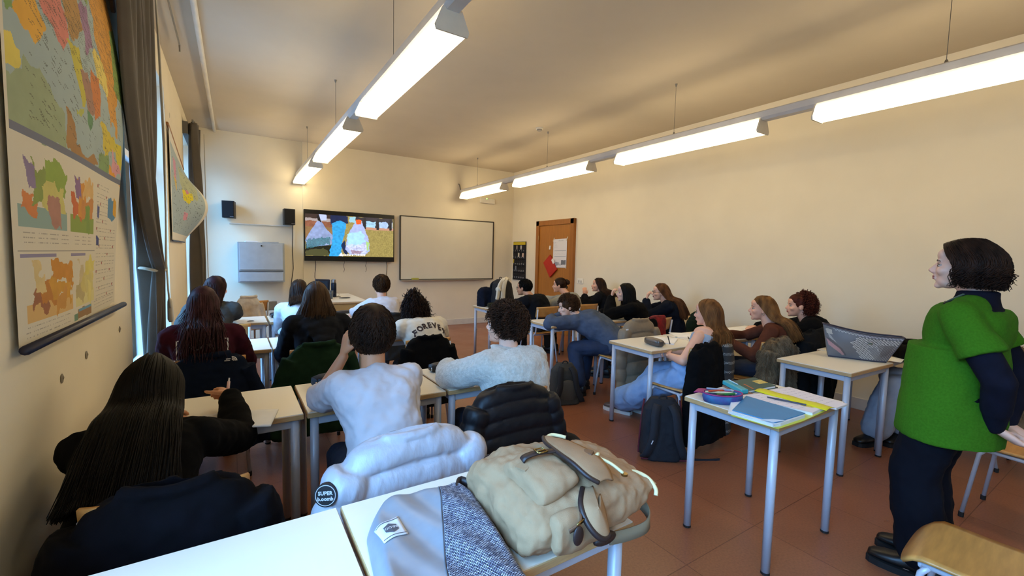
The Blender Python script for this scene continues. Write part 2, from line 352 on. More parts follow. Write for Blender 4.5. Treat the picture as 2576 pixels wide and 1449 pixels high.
for x0, x1, c in ((.56, .62, 'a9c8dc'), (.66, .78, '9cc8e8'), (.82, .93, 'aac4ec'), (.97, 1, 'a0a8b0')): cv.rect(x0, .1, x1, .25, c, warp=.05, var=.7)
cv.rect(.6, .25, 1, .31, 'c08c74', warp=.02)
for x in (.64, .795, .95): cv.rect(x, .02, x+.03, .3, '161824', warp=.02)
cv.rect(0, .72, .34, 1, '17180c', warp=.08, var=.5); cv.poly([(0, .88), (.2, .8), (.3, 1), (0, 1)], '4a4a2a', warp=.06)
cv.poly([(.12, .16), (.16, .16), (.3, .55), (.27, .72), (.02, .8), (0, .62)], '8ea6d8', warp=.02, var=.5, alpha=.85)
cv.poly([(.0, .62), (.26, .52), (.25, .7), (.02, .82)], '2f6f78', warp=.07, var=1.2, sc=4, alpha=.8)
cv.poly([(.14, .0), (.22, .0), (.22, .13), (.15, .15)], 'b8c4e8', warp=.02); cv.poly([(.12, .03), (.145, .02), (.17, .2), (.13, .14)], '14141c')
cv.poly([(.26, 0), (.46, 0), (.46, .18), (.38, .22), (.27, .22)], '12224a', warp=.02, var=.6)
cv.poly([(.28, .2), (.37, .12), (.44, .18), (.42, .45), (.39, .7), (.38, 1), (.25, 1), (.26, .85), (.29, .55)], '2f9ee0', warp=.02, var=.7, sc=8)
cv.poly([(.38, .72), (.42, .6), (.46, .92), (.45, .99), (.41, .9)], '14264e', warp=.02); cv.poly([(.35, .98), (.39, .9), (.4, 1)], 'dce6f0')
cv.poly([(.54, .14), (.62, .14), (.70, .55), (.71, .85), (.66, .95), (.48, .95), (.43, .82), (.45, .5)], 'a9b6e6', warp=.02, var=.3, sc=9)
cv.poly([(.47, .42), (.62, .36), (.67, .6), (.52, .78), (.45, .68)], 'a6e0f8', warp=.06, var=.4, alpha=.8); cv.poly([(.45, .72), (.68, .68), (.68, .92), (.5, .93)], 'cdd0ee', warp=.08, var=1.2, sc=6, alpha=.7)
cv.poly([(.5, .82), (.62, .86), (.6, .94), (.5, .93)], '8c5a66', warp=.05, alpha=.7); cv.rect(.55, .07, .61, .19, 'e05a20', warp=.02); cv.rect(.48, .02, .55, .16, '98c8d8', warp=.05)
cv.poly([(.67, .6), (.71, .64), (.69, .88), (.67, .8)], 'a8d080', warp=.02)
canvas_plane('screen_picture', cv, lambda u, v: V((tx0+.02+(tx1-tx0-.04)*u, YW-.112, tz1-.075-(tz1-tz0-.165)*v)), amat('screen_image', rough=.2, emit=1.0), t, t.location)
text_mb('insieme a 750.000', .062, ((tx0+tx1)/2+.02, YW-.1135, 1.455), (1, 0, 0), (0, 0, 1)).obj('subtitle', emat('subtitle_white', 'ffffff', 1.0), t)
MCB = mat('cable_black', '28241f', .5)
for x, L, nm in ((1.25, .62, 'black cable hanging below the left end of the television'), (1.74, .22, 'short thin cord hanging under the television centre, left one'), (2.14, .21, 'short thin cord hanging under the television centre, right one'), (2.53, .75, 'long black cable hanging below the right end of the television')):
    pts = [(x+.01*math.sin(k*1.3), YW-.02, 1.35-L*k/8) for k in range(9)]
    tag(MB().tube(pts, .005 if L > .4 else .003, 6).obj('hanging_cable', MCB), nm, 'cable', 'cables under the television')
# speakers
for i, (x, z, lab, ry) in enumerate(((-.03, 2.14, 'small black wall speaker at far left above the grey cabinet', -.15), (.83, 2.08, 'small black wall speaker nearer the television', .05))):
    t = empty('wall_speaker', lab, 'speaker', (x, YF-.12, z), ry, 'small wall speakers')
    MB().box((x, YF-.13, z), (.17, .17, .27)).obj('speaker_box', mat('speaker_black', '131316', .5), t, bevel=.006)
    MB().box((x, YF-.218, z), (.15, .008, .25)).obj('grille', mat('speaker_cloth', '0d0d10', .9, bump=.3, bscale=300), t, bevel=.003)
    MB().box((x+.05, YF-.224, z-.115), (.05, .003, .006)).obj('badge', mat('grey_print', '8a8a90', .5), t)
    MB().box((x, YF-.03, z), (.04, .06, .08)).obj('bracket', MBLK, t)
tag(MB().box((.42, YF-.012, 1.93), (.9, .022, .016)).obj('cable_duct', mat('duct_plastic', 'd8d8d2', .5)), 'thin white cable duct running between the two wall speakers', 'cable duct')
tag(MB().tube([(.90, YF-.02, 1.95), (.89, YF-.02, 1.5), (.90, YF-.02, 1.2), (.86, YF-.02, .9), (.85, YF-.02, .5), (.85, YF-.03, .1)], .006, 6).obj('speaker_cable', MCB), 'black cable running down the wall between cabinet and television', 'cable')
# cabinet
t = empty('wall_cabinet', 'grey metal wall cabinet with fold-down lockable front', 'cabinet', (.41, YF-.1, 1.31))
CB = mat('cabinet_metal', 'a9b0b4', .4, metal=.1); CB2 = mat('cabinet_door_metal', 'b4bbbf', .4)
MB().box((.41, YF-.10, 1.30), (.68, .20, .66)).obj('body', CB, t, bevel=.004)
dd = MB().box((.41, YF-.205, 1.395), (.63, .012, .43)).obj('fold_down_door', CB2, t, bevel=.003)
MB().tube([(.41, YF-.212, 1.575), (.41, YF-.222, 1.575)], .012, 12).obj('lock', MBLK, dd)
MB().box((.41, YF-.205, 1.06), (.63, .012, .14)).obj('lower_panel', CB2, t, bevel=.003)
MB().box((.41, YF-.204, 1.155), (.64, .006, .016)).obj('gap_shade', mat('gap_shade_grey', '54595c', .5), t)  # dark strip painted in for the shade between door and lower panel
tag(MB().box((.28, YF-.11, 1.637), (.2, .16, .012), rz=.1).box((.27, YF-.1, 1.647), (.18, .15, .008), rz=-.05).obj('paper_pile', MATS['white_paper']), 'thin white papers lying on the left of the grey cabinet top', 'papers')
tag(MB().box((.55, YF-.11, 1.636), (.24, .16, .012), rz=-.08).obj('document_tray', mat('grey_card', '9a9ea3', .6)), 'flat grey folder lying on the right of the cabinet top', 'folder')
# emergency lamp, ceiling bits
t = empty('emergency_light', 'white rectangular emergency light on the front wall near the corner', 'emergency light', (4.72, YW, 2.62))
MB().box((4.75, YW-.03, 2.70), (.36, .06, .11)).obj('housing', mat('white_plastic', 'e6e0d0', .4), t, bevel=.01)
MB().ell((4.72, YW-.062, 2.745), (.012, .008, .012)).obj('indicator', emat('green_led', '80ff60', 3), t)
t = empty('smoke_detector', 'round white smoke detector on the ceiling near the right lamps', 'smoke detector', (3.86, 5.36, ZC))
MB().lathe([(.055, 0), (.055, -.015), (.05, -.022)], (3.86, 5.36, ZC)).obj('base', MATS['white_plastic'], t)
MB().lathe([(.038, -.02), (.038, -.04), (.02, -.05)], (3.86, 5.36, ZC)).obj('sensor', mat('sensor_grey', '9a948c', .5), t)
tag(MB().tube([(-.225, YB+.3, ZC-.03), (-.215, 3, ZC-.03), (-.2, YF-.02, ZC-.03)], .022, 12).obj('ceiling_pipe', mat('pipe_paint', 'e2dbcd', .4), smooth=True), 'white painted pipe running along the ceiling beside the window wall', 'pipe')
tag(MB().tube([(XL+.16, 2.4, ZC-.03), (XL+.16, 5.15, ZC-.04), (XL+.16, 5.16, ZC-.1)], .007, 8).obj('curtain_rail', mat('rail_metal', '8d8578', .4, metal=.6)), 'thin grey metal curtain rail on the ceiling above the near window', 'curtain rail')
t = tag(MB().tube([(XL+.12, 7.3, 3.2), (XL+.12, 8.5, 3.2)], .012, 8).obj('curtain_pole', mat('rail_metal', '8d8578', .4, metal=.6)), 'short metal curtain pole above the far window', 'curtain rail')
struct(MB().box((XL+.03, 7.91, 3.12), (.06, 1.0, .16)).obj('trim_1', mat('box_dark', '5c5a55', .6)))
# holes and blemishes on the near wall
for (y, z) in ((3.15, 1.05), (2.50, 1.04), (2.18, 1.02)):
    tag(MB().ell((XL+.002, y, z), (.003, .016, .018), n=9, m=5).ell((XL+.003, y+.004, z+.002), (.004, .008, .008), n=7, m=4).obj('wall_hole', mat('plaster_grey', '8a8070', .9)), 'small chipped plug hole in the wall below the big map', 'wall hole', 'plug holes under the map')
for (y, z) in ((5.35, 2.98), (5.75, 3.0)):
    tag(MB().ell((XL+.001, y+.2, z-.1), (.002, .02, .03), n=9, m=5).obj('wall_mark', mat('plaster_pale', 'c9bfae', .9)), 'faint pale scuff high on the wall above the second map', 'wall mark', 'scuffs above the second map')

# ================================================================ lamps
MLP = mat('lamp_rail_paint', 'd6d2cc', .4, metal=.1); MDIF = emat('lamp_diffuser', 'ffe8b9', LAMP); MEND = mat('lamp_end_plate', 'e8dcc4', .4)
def rail(x, label, ws, y0=-1.5, y1=8.5):
    t = empty('lamp_rail', label, 'lamp rail', (x, (y0+y1)/2, 2.85), group='suspended lamp rails')
    MB().prism([(x-.045, 2.78), (x+.045, 2.78), (x+.045, 2.855), (x-.045, 2.855)], 0, 1)
    b = MB(); sec = [(-.035, 2.775), (.035, 2.775), (.05, 2.80), (.05, 2.85), (.035, 2.862), (-.035, 2.862), (-.05, 2.85), (-.05, 2.80)]
    b.loft([[V((x+a, y, z)) for a, z in sec] for y in (y0, y1)]); b.obj('rail', MLP, t)
    for yy in ws:
        MB().tube([(x, yy, 2.86), (x, yy, ZC)], .0022, 6).lathe([(.006, ZC-.03), (.014, ZC)], (x, yy, 0), 10).lathe([(.016, 2.862), (.006, 2.89)], (x, yy, 0), 10).obj('suspension_wire', mat('wire_steel', '8e8a84', .4, metal=.8), t)
    return t
rail(1.0, 'long white suspended lamp rail on the window side', (-.6, 1.4, 3.2, 5.27, 7.45))
rail(4.08, 'long white suspended lamp rail on the door side', (-1, 1.0, 3.16, 5.44, 7.7), y1=8.35)
def lamp(x, y0, y1, label):
    t = empty('tube_lamp', label, 'lamp', (x, (y0+y1)/2, 2.78), group='glowing tube lamps on the rails')
    sec = [(-.05, 2.775), (-.09, 2.69), (-.085, 2.672), (.085, 2.672), (.09, 2.69), (.05, 2.775)]
    MB().loft([[V((x+a, y, z)) for a, z in sec] for y in (y0+.012, y1-.012)]).obj('diffuser', MDIF, t)
    for y in (y0, y1):
        s2 = [(-.055, 2.79), (-.098, 2.69), (-.09, 2.664), (.09, 2.664), (.098, 2.69), (.055, 2.79)]
        MB().loft([[V((x+a, yy, z)) for a, z in s2] for yy in (y-.006, y+.006)]).obj('end_plate', MEND, t)
for x, side in ((1.0, 'window-side'), (4.08, 'door-side')):
    for (a, b_, w_) in ((-1.3, .3 if x < 2 else -.2, None), (2.2, 3.95, 'nearest the camera in view'), (4.45, 6.28, 'in the middle'), (6.68, 8.47 if x < 2 else 8.3, 'farthest, by the front wall')) + (((.0, 1.76, 'nearest'),) if x > 2 else ()):
        if x > 2 and w_ is None: continue
        if x > 2 and w_ == 'nearest the camera in view': w_ = 'second nearest'
        lamp(x, a, b_, 'glowing tube lamp on the %s rail, %s' % (side, w_ or 'behind the camera'))
t = tag(MB().tube([(4.08, 8.35, 2.82), (4.08, 8.44, 2.86), (4.08, 8.5, 2.98), (4.06, 8.51, 3.0)], .012, 8).obj('lamp_cable', mat('cable_grey', '8d8578', .5), smooth=True), 'grey cable hook joining the door-side lamp rail to the front wall', 'cable')

# ================================================================ maps
cv = Canvas(300, 440, 'd8d0bc'); cv.k = 2
SEA = '9fb0b0'
cv.rect(0, 0, 1, .60, SEA, var=.1, sc=20)
S = .60
def lerp_(a, b, t): return a+(b-a)*t
def P_(pts):
    r = []
    for x, y in pts: u = max(0, x)**1.3; r.append((u, lerp_(.28-.25*u, S, y)))
    return r
# coarse colour patches of the political map
for pts, c, sd in (([(.7, -.1), (1, -.1), (1, .25), (.93, .55), (.86, .72), (.78, .45), (.72, .3)], 'cf9540', 1), ([(.93, .2), (1, .15), (1, .62), (.9, .5), (.9, .4)], '7f9a52', 2), ([(.26, .06), (.4, .1), (.46, .38), (.42, .48), (.30, .34), (.27, .2)], 'cf7f72', 3),
    ([(.42, .08), (.56, .08), (.6, .3), (.5, .36), (.44, .28)], 'b08850', 4), ([(.12, .15), (.17, .16), (.3, .4), (.24, .5), (.1, .4)], 'dda63c', 5), ([(.04, .28), (.11, .2), (.13, .38), (.06, .38)], '7a9a5a', 6), ([(0, .5), (.09, .5), (.16, .58), (.15, .72), (0, .72)], 'dcc85c', 7),
    ([(0, .73), (.15, .7), (.16, .58), (.3, .68), (.42, .8), (.43, 1), (0, 1)], '98a582', 8), ([(.43, .75), (.47, .76), (.5, .9), (.6, .97), (.68, .92), (.74, 1), (.43, 1)], 'a57c4a', 9), ([(.44, .4), (.54, .38), (.56, .5), (.6, .64), (.56, .7), (.5, .52)], 'c0b544', 10),
    ([(.57, .14), (.65, .14), (.68, .36), (.62, .4)], '9a7898', 11), ([(.66, .34), (.78, .38), (.84, .5), (.8, .58), (.7, .48)], 'dcc868', 12), ([(.64, .46), (.74, .5), (.75, .7), (.68, .74), (.64, .62)], 'c87a40', 13), ([(.55, .5), (.62, .5), (.68, .7), (.62, .74)], 'a07a68', 14),
    ([(.74, .74), (.88, .75), (.92, .86), (.8, .9)], 'cdb83e', 15), ([(.82, .45), (.9, .55), (.93, .78), (.86, .7)], 'cf9540', 16), ([(.9, .78), (.98, .8), (1, .95), (.93, .9)], 'd0c040', 17), ([(.88, .85), (.93, .88), (1, .97), (.9, 1)], 'd49aa0', 18),
    ([(.84, .93), (1, 1), (.86, 1)], 'dd9a30', 19), ([(.74, .92), (.85, .88), (.86, 1), (.74, 1)], '7f9a62', 20), ([(.3, -.05), (.4, -.05), (.4, .03), (.34, .04)], 'c79a50', 21), ([(.52, -.05), (.62, -.05), (.58, .06), (.52, .06)], '9c9058', 22), ([(.62, -.05), (.7, -.05), (.68, .14), (.64, .1)], '88a060', 23), ([(.6, .7), (.66, .74), (.64, .84), (.6, .8)], '5f8a62', 24), ([(.5, .74), (.58, .75), (.55, .8)], 'b0b458', 25)):
    cv.poly(P_(pts), c, warp=.05, sc=9, var=.18, seed=sd)
cv.dashes(.04, .05*S, .98, .62*S, 900, '4a4a40', (2, 5), .5); cv.dashes(.1, .62*S, .95, .96*S, 160, '4a4a40', (2, 4), .4)
cv.rect(0, .595, 1, .612, '707484'); cv.rect(0, 0, .012, 1, 'd8d0bc')
def mini(x0, y0, x1, y1, cs, seed, base=None):
    w_, h_ = x1-x0, y1-y0
    if base: cv.rect(x0, y1-h_*.3, x1, y1, base)
    k = 0
    for (a, b2, c2, d2) in ((.05, .45, .4, .75), (.25, .2, .6, .7), (.5, .0, 1, .45), (.45, .35, .95, .75), (.15, .1, .35, .5), (.55, .55, .8, .9)):
        cv.poly([(x0+w_*a, y0+h_*b2), (x0+w_*c2, y0+h_*(b2+.03)), (x0+w_*c2, y0+h_*d2), (x0+w_*(a+.05), y0+h_*d2)], cs[k % len(cs)], warp=.07, sc=8, var=.2, seed=seed+k); k += 1
mini(.03, .64, .33, .78, ['d08048', '8a9a50', '8fa648', 'c9c070', '8a7a9a', 'b08070'], 30, '8fa8a0'); mini(.36, .64, .63, .78, ['c86a3c', 'd0903c', 'd8b070', 'c88848', '8a6a90', '7f9a48'], 40, '8a9e48')
mini(.05, .845, .37, .96, ['a06848', 'c08038', 'cc8c34', 'd09a3a', 'd8c088', 'cc9448'], 50, 'd8b070'); mini(.4, .845, .64, .96, ['b8a878', 'cfc078', 'd6c96c', 'd0c480', 'c8b890', 'd8cc80'], 60, 'd9cf92')
cv.rect(.68, .70, .71, .73, '52588a', warp=.02); cv.rect(.67, .78, .71, .81, '3c4580', warp=.03); cv.rect(.84, .66, .96, .73, '5a86a8', warp=.05, seed=4); cv.rect(.92, .66, .97, .72, 'd6a030', warp=.03)
for x in (.05, .13, .2, .28): cv.lines(x, .79, x+.06, .815, 2, '8a8078', .7)
for x in (.4, .48, .55): cv.lines(x, .79, x+.05, .81, 2, '8a8078', .7)
cv.rect(.03, .83, .24, .837, '8f88a4'); cv.rect(.36, .83, .52, .837, '8f88a4'); cv.rect(.02, .822, .65, .824, 'a09a90')
for i in range(14):
    for j in range(7):
        x = .67+j*.045; y = .64+i*.024
        if j > 3 and i < 5: continue
        cv.lines(x, y, x+.035, y+.016, 2, '77726a', .65)
        if (i*7+j) % 5 == 0: cv.rect(x, y, x+.012, y+.007, 'a05048')
cv.rect(.42, .965, .6, .99, '9a7850', warp=.01); cv.rect(.43, .965, .6, .972, '6f9ab0'); cv.rect(.38, .975, .42, .99, '6f9078'); cv.lines(.04, .968, .34, .992, 2, '8a8078', .5); cv.lines(.64, .965, .98, .99, 2, '8a8078', .5)
my0, my1, mz0, mz1 = 1.78, 3.06, 1.20, 2.80
def mapP(u, v):
    belly = .05*math.sin(math.pi*min(1, max(0, v)))*u + .02*math.sin(6*v)*u
    return V((XL+.015+belly+.01*math.sin(5*u), my0+(my1-my0)*u + .05*max(0, v-.6)*u*math.sin(math.pi*min(1, (v-.6)/.4)), mz1-(mz1-mz0)*v))
t = empty('wall_map', 'large coloured paper map of Europe with small thematic maps below', 'map', (XL, 2.45, 2.0))
canvas_plane('map_sheet', cv, mapP, MPAP, t, t.location)
MB().tube([(XL+.03, my0-.01, mz0), (XL+.035, my1+.01, mz0-.005)], .014, 10).obj('bottom_rod', mat('rod_navy', '1e2036', .4), t, smooth=True)
MB().box((XL+.02, (my0+my1)/2+.06, mz1+.015), (.02, my1-my0+.1, .03)).obj('top_rod', mat('rod_wood', 'a06a38', .5), t)
tag(MB().box((XL+.012, 3.22, 2.86), (.014, .05, .20), rx=.5).obj('wooden_batten', mat('rod_wood', 'a06a38', .5)), 'short brown wooden batten end above the right corner of the big map', 'batten')
cv = Canvas(80, 100, 'ded8c8'); cv.rect(.05, .1, .95, .92, '9fb0b4', var=.15, sc=20)
cv.poly([(.15, .2), (.3, .2), (.28, .4), (.18, .38)], 'c890a8', warp=.05); cv.poly([(.16, .38), (.28, .4), (.26, .5)], 'd0b050', warp=.05); cv.poly([(.4, .2), (.9, .25), (.8, .5), (.5, .45), (.4, .4)], 'a8b090', warp=.08, var=.3)
cv.poly([(.45, .44), (.7, .42), (.72, .5), (.6, .56), (.48, .54)], 'd8c818', warp=.06); cv.poly([(.52, .42), (.6, .41), (.62, .45), (.55, .46)], 'c88090'); cv.poly([(.5, .68), (.62, .68), (.62, .76), (.52, .76)], 'd090a0', warp=.05)
cv.dashes(.1, .15, .9, .9, 220, '5a6468', (1, 3), .3); cv.lines(.2, .93, .4, .97, 2, '888', .4) if False else None
def map2P(u, v):
    curl = .26*math.sin(math.pi*min(1, v*.98))**1.5*(u**2)
    return V((XL+.02+curl, 5.62+(1.55)*u*(.82 if v > .5 else .82+.18*(1-v*2)) - .1*curl, 2.72-.22*u*(1-v)-1.14*v))
t = empty('wall_map', 'smaller pale blue wall map curling away from the wall between windows', 'map', (XL, 6.3, 2.1))
canvas_plane('map_sheet', cv, map2P, MPAP, t, t.location)
MB().tube([map2P(0, 0)+V((-.01, -.02, .02)), map2P(1, 0)+V((-.01, .02, .03))], .014, 8).obj('top_rod', MATS['rod_wood'], t)
MB().tube([map2P(0, 1), map2P(1, 1)], .008, 8).obj('bottom_rod', MATS['rod_navy'], t)

# ================================================================ curtains
MCU = mat('curtain_cloth', '5a534a', .85, bump=.25, bscale=500, sheen=.2, var=.08)
def curtain(xc, ya, yb, yt, ztie, z0, z1, label, wt=.1, tie=True, fx=.035, n=9, botw=1.):
    t = empty('curtain', label, 'curtain', (xc, (ya+yb)/2, 0)); P = []; NU = 120; NV = 60
    for i in range(NV+1):
        z = z0+(z1-z0)*i/NV
        if tie:
            if z > ztie: k = min(1, ((z-ztie)/(z1-ztie))*1.7); s = math.sin(k*math.pi/2)**.8; a = yt-wt+(ya-(yt-wt))*s; b_ = yt+wt+(yb-(yt+wt))*s
            else: k = (ztie-z)/(ztie-z0); s = min(1, k*1.1)**.7; a = yt-wt-.26*s*botw; b_ = yt+wt+.30*s*botw
        else: a = ya; b_ = yb; s = 1
        row = []
        for j in range(NU+1):
            u = j/NU; am = fx*(.7+.3*math.sin(3*u+z))
            x = xc + am*math.sin(u*n*2*math.pi+.6*math.sin(z*1.3)) + .012*math.sin(u*n*4.7*math.pi+z*2) + (.055*math.sin(u*2*math.pi*3))*(1-s if tie else 0)
            row.append(V((x, a+(b_-a)*u, z)))
        P.append(row)
    MB().sheet(P).obj('cloth', MCU, t, smooth=True, solid=.004)
    return t
MCORD = mat('cord_cotton', 'c8c0ac', .8)
c1 = curtain(XL+.085, 2.98, 4.06, 3.70, 1.36, .25, 3.30, 'dark grey-brown curtain tied in the middle at the near window', wt=.075, n=6, fx=.034, botw=.55)
b = MB(); b.tube([(XL+.085+.07*math.cos(a), 3.70+.095*math.sin(a), 1.36+.01*math.sin(a*2)) for a in [k*math.pi/12 for k in range(25)]], .010, 8); b.obj('tie_cord', MCORD, c1, smooth=True)
b = MB(); b.tube([(XL+.165, 3.50, 3.28), (XL+.165, 3.62, 2.7), (XL+.16, 3.74, 2.2), (XL+.16, 3.74, 1.75), (XL+.16, 3.68, 1.4), (XL+.165, 3.68, 1.22), (XL+.17, 3.70, 1.10)], .0055, 6).tube([(XL+.165, 3.46, 3.28), (XL+.175, 3.56, 2.7), (XL+.17, 3.70, 2.2), (XL+.165, 3.70, 1.75), (XL+.16, 3.63, 1.38)], .0045, 6)
cc = b.obj('pull_cord', MCORD, c1, smooth=True)
MB().tube([(XL+.17, 3.70, 1.16), (XL+.17, 3.71, 1.14), (XL+.17, 3.72, 1.02), (XL+.17, 3.72, 1.0)], [.010, .015, .018, .010], 10).obj('cord_weight', mat('weight_plastic', 'd8cfb8', .5), cc, smooth=True)
c2 = curtain(XL+.12, 7.42, 7.88, 0, 0, .012, 3.2, 'dark grey-brown curtain hanging straight at the far window', tie=False, n=5, fx=.085)
b = MB()
for k in range(8): 
    y = 7.45+k*.055; MB().tube([(XL+.12+.022*math.cos(a), y, 3.2+.022*math.sin(a)) for a in [q*math.pi/6 for q in range(13)]], .004, 6, cap=False).obj('ring', MATS['rail_metal'], c2)
MB().tube([(XL+.23, 7.6, 3.1), (XL+.23, 7.6, 2.0), (XL+.235, 7.62, 1.1)], .005, 6).obj('pull_cord', MCORD, c2)
# ================================================================ desks and chairs
MTOP = mat('laminate_cream', 'ece3cf', .32, var=.02, vscale=3); MEDGE = mat('beech_edge', 'c09a68', .45, var=.12, vscale=30, stretch=(1, 1, 8)); MFR = mat('frame_grey_paint', 'b9bdc6', .35, var=.03, metal=.1)
MFOOT = mat('foot_black', '1a1a1a', .6)
def make_desk(W=.70, D=.50, Hh=.75):
    t = empty('school_desk', '', 'desk')
    MB().box((0, 0, Hh-.002), (W-.006, D-.006, .004)).obj('tabletop', MTOP, t)
    MB().box((0, 0, Hh-.0155), (W, D, .023)).obj('edge_band', MEDGE, t, bevel=.002)
    b = MB(); x, y = W/2-.035, D/2-.035
    for s in (-1, 1): b.box((0, s*y, Hh-.049), (2*x, .02, .042)); b.box((s*x, 0, Hh-.049), (.02, 2*y, .042))
    b.obj('frame', MFR, t, bevel=.003)
    for sx in (-1, 1):
        for sy in (-1, 1):
            l = MB().tube([(sx*x, sy*y, .012), (sx*x, sy*y, Hh-.028)], .020, 16).obj('leg', MFR, t, smooth=False); 
            for p in l.data.polygons: p.use_smooth = len(p.vertices) == 4
            MB().lathe([(.017, 0), (.021, .003), (.021, .014)], (sx*x, sy*y, 0), 14).obj('foot_cap', MFOOT, l)
    return t
desk0 = make_desk(); used_desk = [False]
def desk(x, y, label, rz=0, group='school desks'):
    o = desk0 if not used_desk[0] else copy_tree(desk0); used_desk[0] = True
    o.location = (x, y, 0); o.rotation_euler = (0, 0, math.radians(rz)); tag(o, label, 'desk', group); return o
MPLY = mat('beech_ply', 'bf8a48', .38, var=.16, vscale=7, stretch=(1, 7, 1), coat=.25)
def make_chair():
    t = empty('school_chair', '', 'chair'); Ws, Ds = .40, .39
    P = []
    for i in range(15):
        v = i/14; y = Ds/2-Ds*v; z = .452-.006*math.sin(math.pi*v)
        if v < .18: z -= .045*((.18-v)/.18)**2
        w2 = Ws/2*(1-.10*v)*(1-.12*max(0, .12-v)/.12)
        P.append([V((w2*(2*j/12-1), y-.012*(abs(2*j/12-1)**3)*(1 if v < .5 else -1), z+.006*abs(2*j/12-1)**2)) for j in range(13)])
    MB().sheet(P).obj('seat', MPLY, t, solid=.011, smooth=True)
    P = []
    for i in range(7):
        z = .68+.14*i/6; P.append([V((.19*(2*j/12-1), -.215-.03*(z-.68)/.14+.045*(2*j/12-1)**2-.02, z+.008*(1-(2*j/12-1)**2)*(1 if i > 3 else -1)*.5)) for j in range(13)])
    MB().sheet(P).obj('backrest', MPLY, t, solid=.011, smooth=True)
    b = MB()
    for s in (-1, 1):
        b.tube([(s*.175, .13, .432), (s*.175, -.15, .425), (s*.176, -.19, .46), (s*.178, -.215, .6), (s*.18, -.235, .79)], .0105, 10)
    b.tube([(-.175, .13, .425), (-.1, .145, .425), (.1, .145, .425), (.175, .13, .425)], .0105, 10); b.tube([(-.175, -.13, .42), (.175, -.13, .42)], .009, 8)
    b.obj('frame', MFR, t, smooth=True)
    for s in (-1, 1):
        for yy, y2 in ((.13, .175), (-.14, -.21)):
            l = MB().tube([(s*.175, yy-.02*(1 if yy > 0 else -1), .43), (s*.178, yy, .40), (s*.20, y2, .012)], .011, 10).obj('leg', MFR, t, smooth=True)
            MB().tube([(s*.20, y2, 0), (s*.1995, y2-.0008, .03)], .0135, 10).obj('rubber_foot', MFOOT, l)
    return t
chair0 = make_chair(); used_ch = [False]
def chair(x, y, label, rz=0, group=None):
    o = chair0 if not used_ch[0] else copy_tree(chair0); used_ch[0] = True
    o.location = (x, y, 0); o.rotation_euler = (0, 0, math.radians(rz)); tag(o, label, 'chair', group or 'school chairs'); return o
# window-side block
desk(-.105, 1.06, 'white-topped school desk at the near left corner of the photo'); desk(.605, 1.06, 'school desk carrying the tan canvas rucksack')
desk(-.085, 2.42, 'school desk under the notebook of the black-haired writer'); desk(.63, 2.42, 'school desk in front of the boy in white T-shirt with blue pencil case'); desk(1.345, 2.42, 'school desk in front of the boy in cream fleece')
desk(-.11, 4.0, 'school desk in front of the maroon sweatshirt wearer'); desk(.60, 4.0, 'school desk holding the rolled grey scarf'); desk(1.32, 4.0, 'school desk in front of the person in cream FOREVER hoodie')
desk(-.05, 5.45, 'front-row school desk beside the window, under the grey sweatshirt arm'); desk(.67, 5.45, 'front-row school desk carrying the black soft case'); desk(1.39, 5.45, 'front-row school desk before the boy in white T-shirt')
# door-side block
desk(2.45, 1.22, 'free school desk with the blue folder and open pencil case'); desk(3.93, 1.45, 'school desk carrying the checkered tote bag', rz=-2); desk(4.66, 1.48, 'school desk between the checkered tote and the right wall')
desk(3.24, 2.58, 'school desk with grey pencil case at the aisle, second row of the door side', rz=-2); desk(3.96, 2.56, 'school desk in front of the long-haired person in brown top', rz=-2); desk(4.72, 2.55, 'school desk against the right wall beside the curly-haired person')
desk(3.28, 3.95, 'school desk the boy in blue sweatshirt leans on', rz=-3); desk(4.02, 3.95, 'school desk in front of the black-haired person in black'); desk(4.76, 3.95, 'school desk in front of the brown-haired person in glasses')
desk(3.38, 5.55, 'front-row school desk piled with a backpack and coats'); desk(4.1, 5.55, 'front-row school desk under the hands of the person with a hair bun'); desk(4.86, 5.55, 'front-row school desk against the right wall')
# teacher's desk
t = empty('teacher_desk', 'wide teacher desk with wood front panel below the television', 'desk', (1.28, 7.45, 0))
MB().box((1.28, 7.45, .765), (.92, 1.36, .004)).obj('tabletop', MTOP, t); MB().box((1.28, 7.45, .75), (.925, 1.365, .026)).obj('edge_band', MEDGE, t, bevel=.002)
MB().box((1.28, 6.80, .55), (.84, .02, .37)).box((1.70, 7.45, .55), (.02, 1.28, .37)).obj('modesty_panel', mat('panel_wood', 'b08448', .5, var=.1, stretch=(1, 1, 6)), t)
for sx in (-1, 1):
    for sy in (-1, 1): MB().tube([(1.28+sx*.42, 7.45+sy*.64, 0), (1.28+sx*.42, 7.45+sy*.64, .737)], .02, 12).obj('leg', MFR, t)
# chairs
chair(2.25, .33, 'wood-topped school chair standing empty at the lower right corner', 4); chair(3.86, .46, 'wood-topped school chair standing empty behind the woman in green', -3)
chair(-.16, 1.73, 'chair of the black-haired writer, under the dark coat'); chair(.545, 1.73, 'chair under the pale grey puffer jacket'); chair(1.20, 2.02, 'chair under the black quilted jacket')
chair(-.13, 3.50, 'chair under the navy jacket with small white emblem'); chair(.51, 3.52, 'chair under the dark green coat'); chair(1.32, 3.50, 'chair under the black coat behind the FOREVER hoodie')
chair(-.06, 4.90, 'chair of the person in grey sweatshirt'); chair(.74, 4.90, 'chair of the person behind the navy hoodie'); chair(1.46, 4.92, 'chair under the dark coat behind the front boy in white')
chair(3.17, 2.28, 'chair under the black coat and grey scarf'); chair(3.97, 2.15, 'chair under the brown fur coat'); chair(4.56, 2.09, 'chair of the curly-haired person by the wall')
chair(3.52, 3.27, 'chair under the beige puffer coat', -4); chair(4.22, 3.54, 'chair under the red plaid scarf'); chair(4.90, 3.52, 'chair under the dark green fleece')
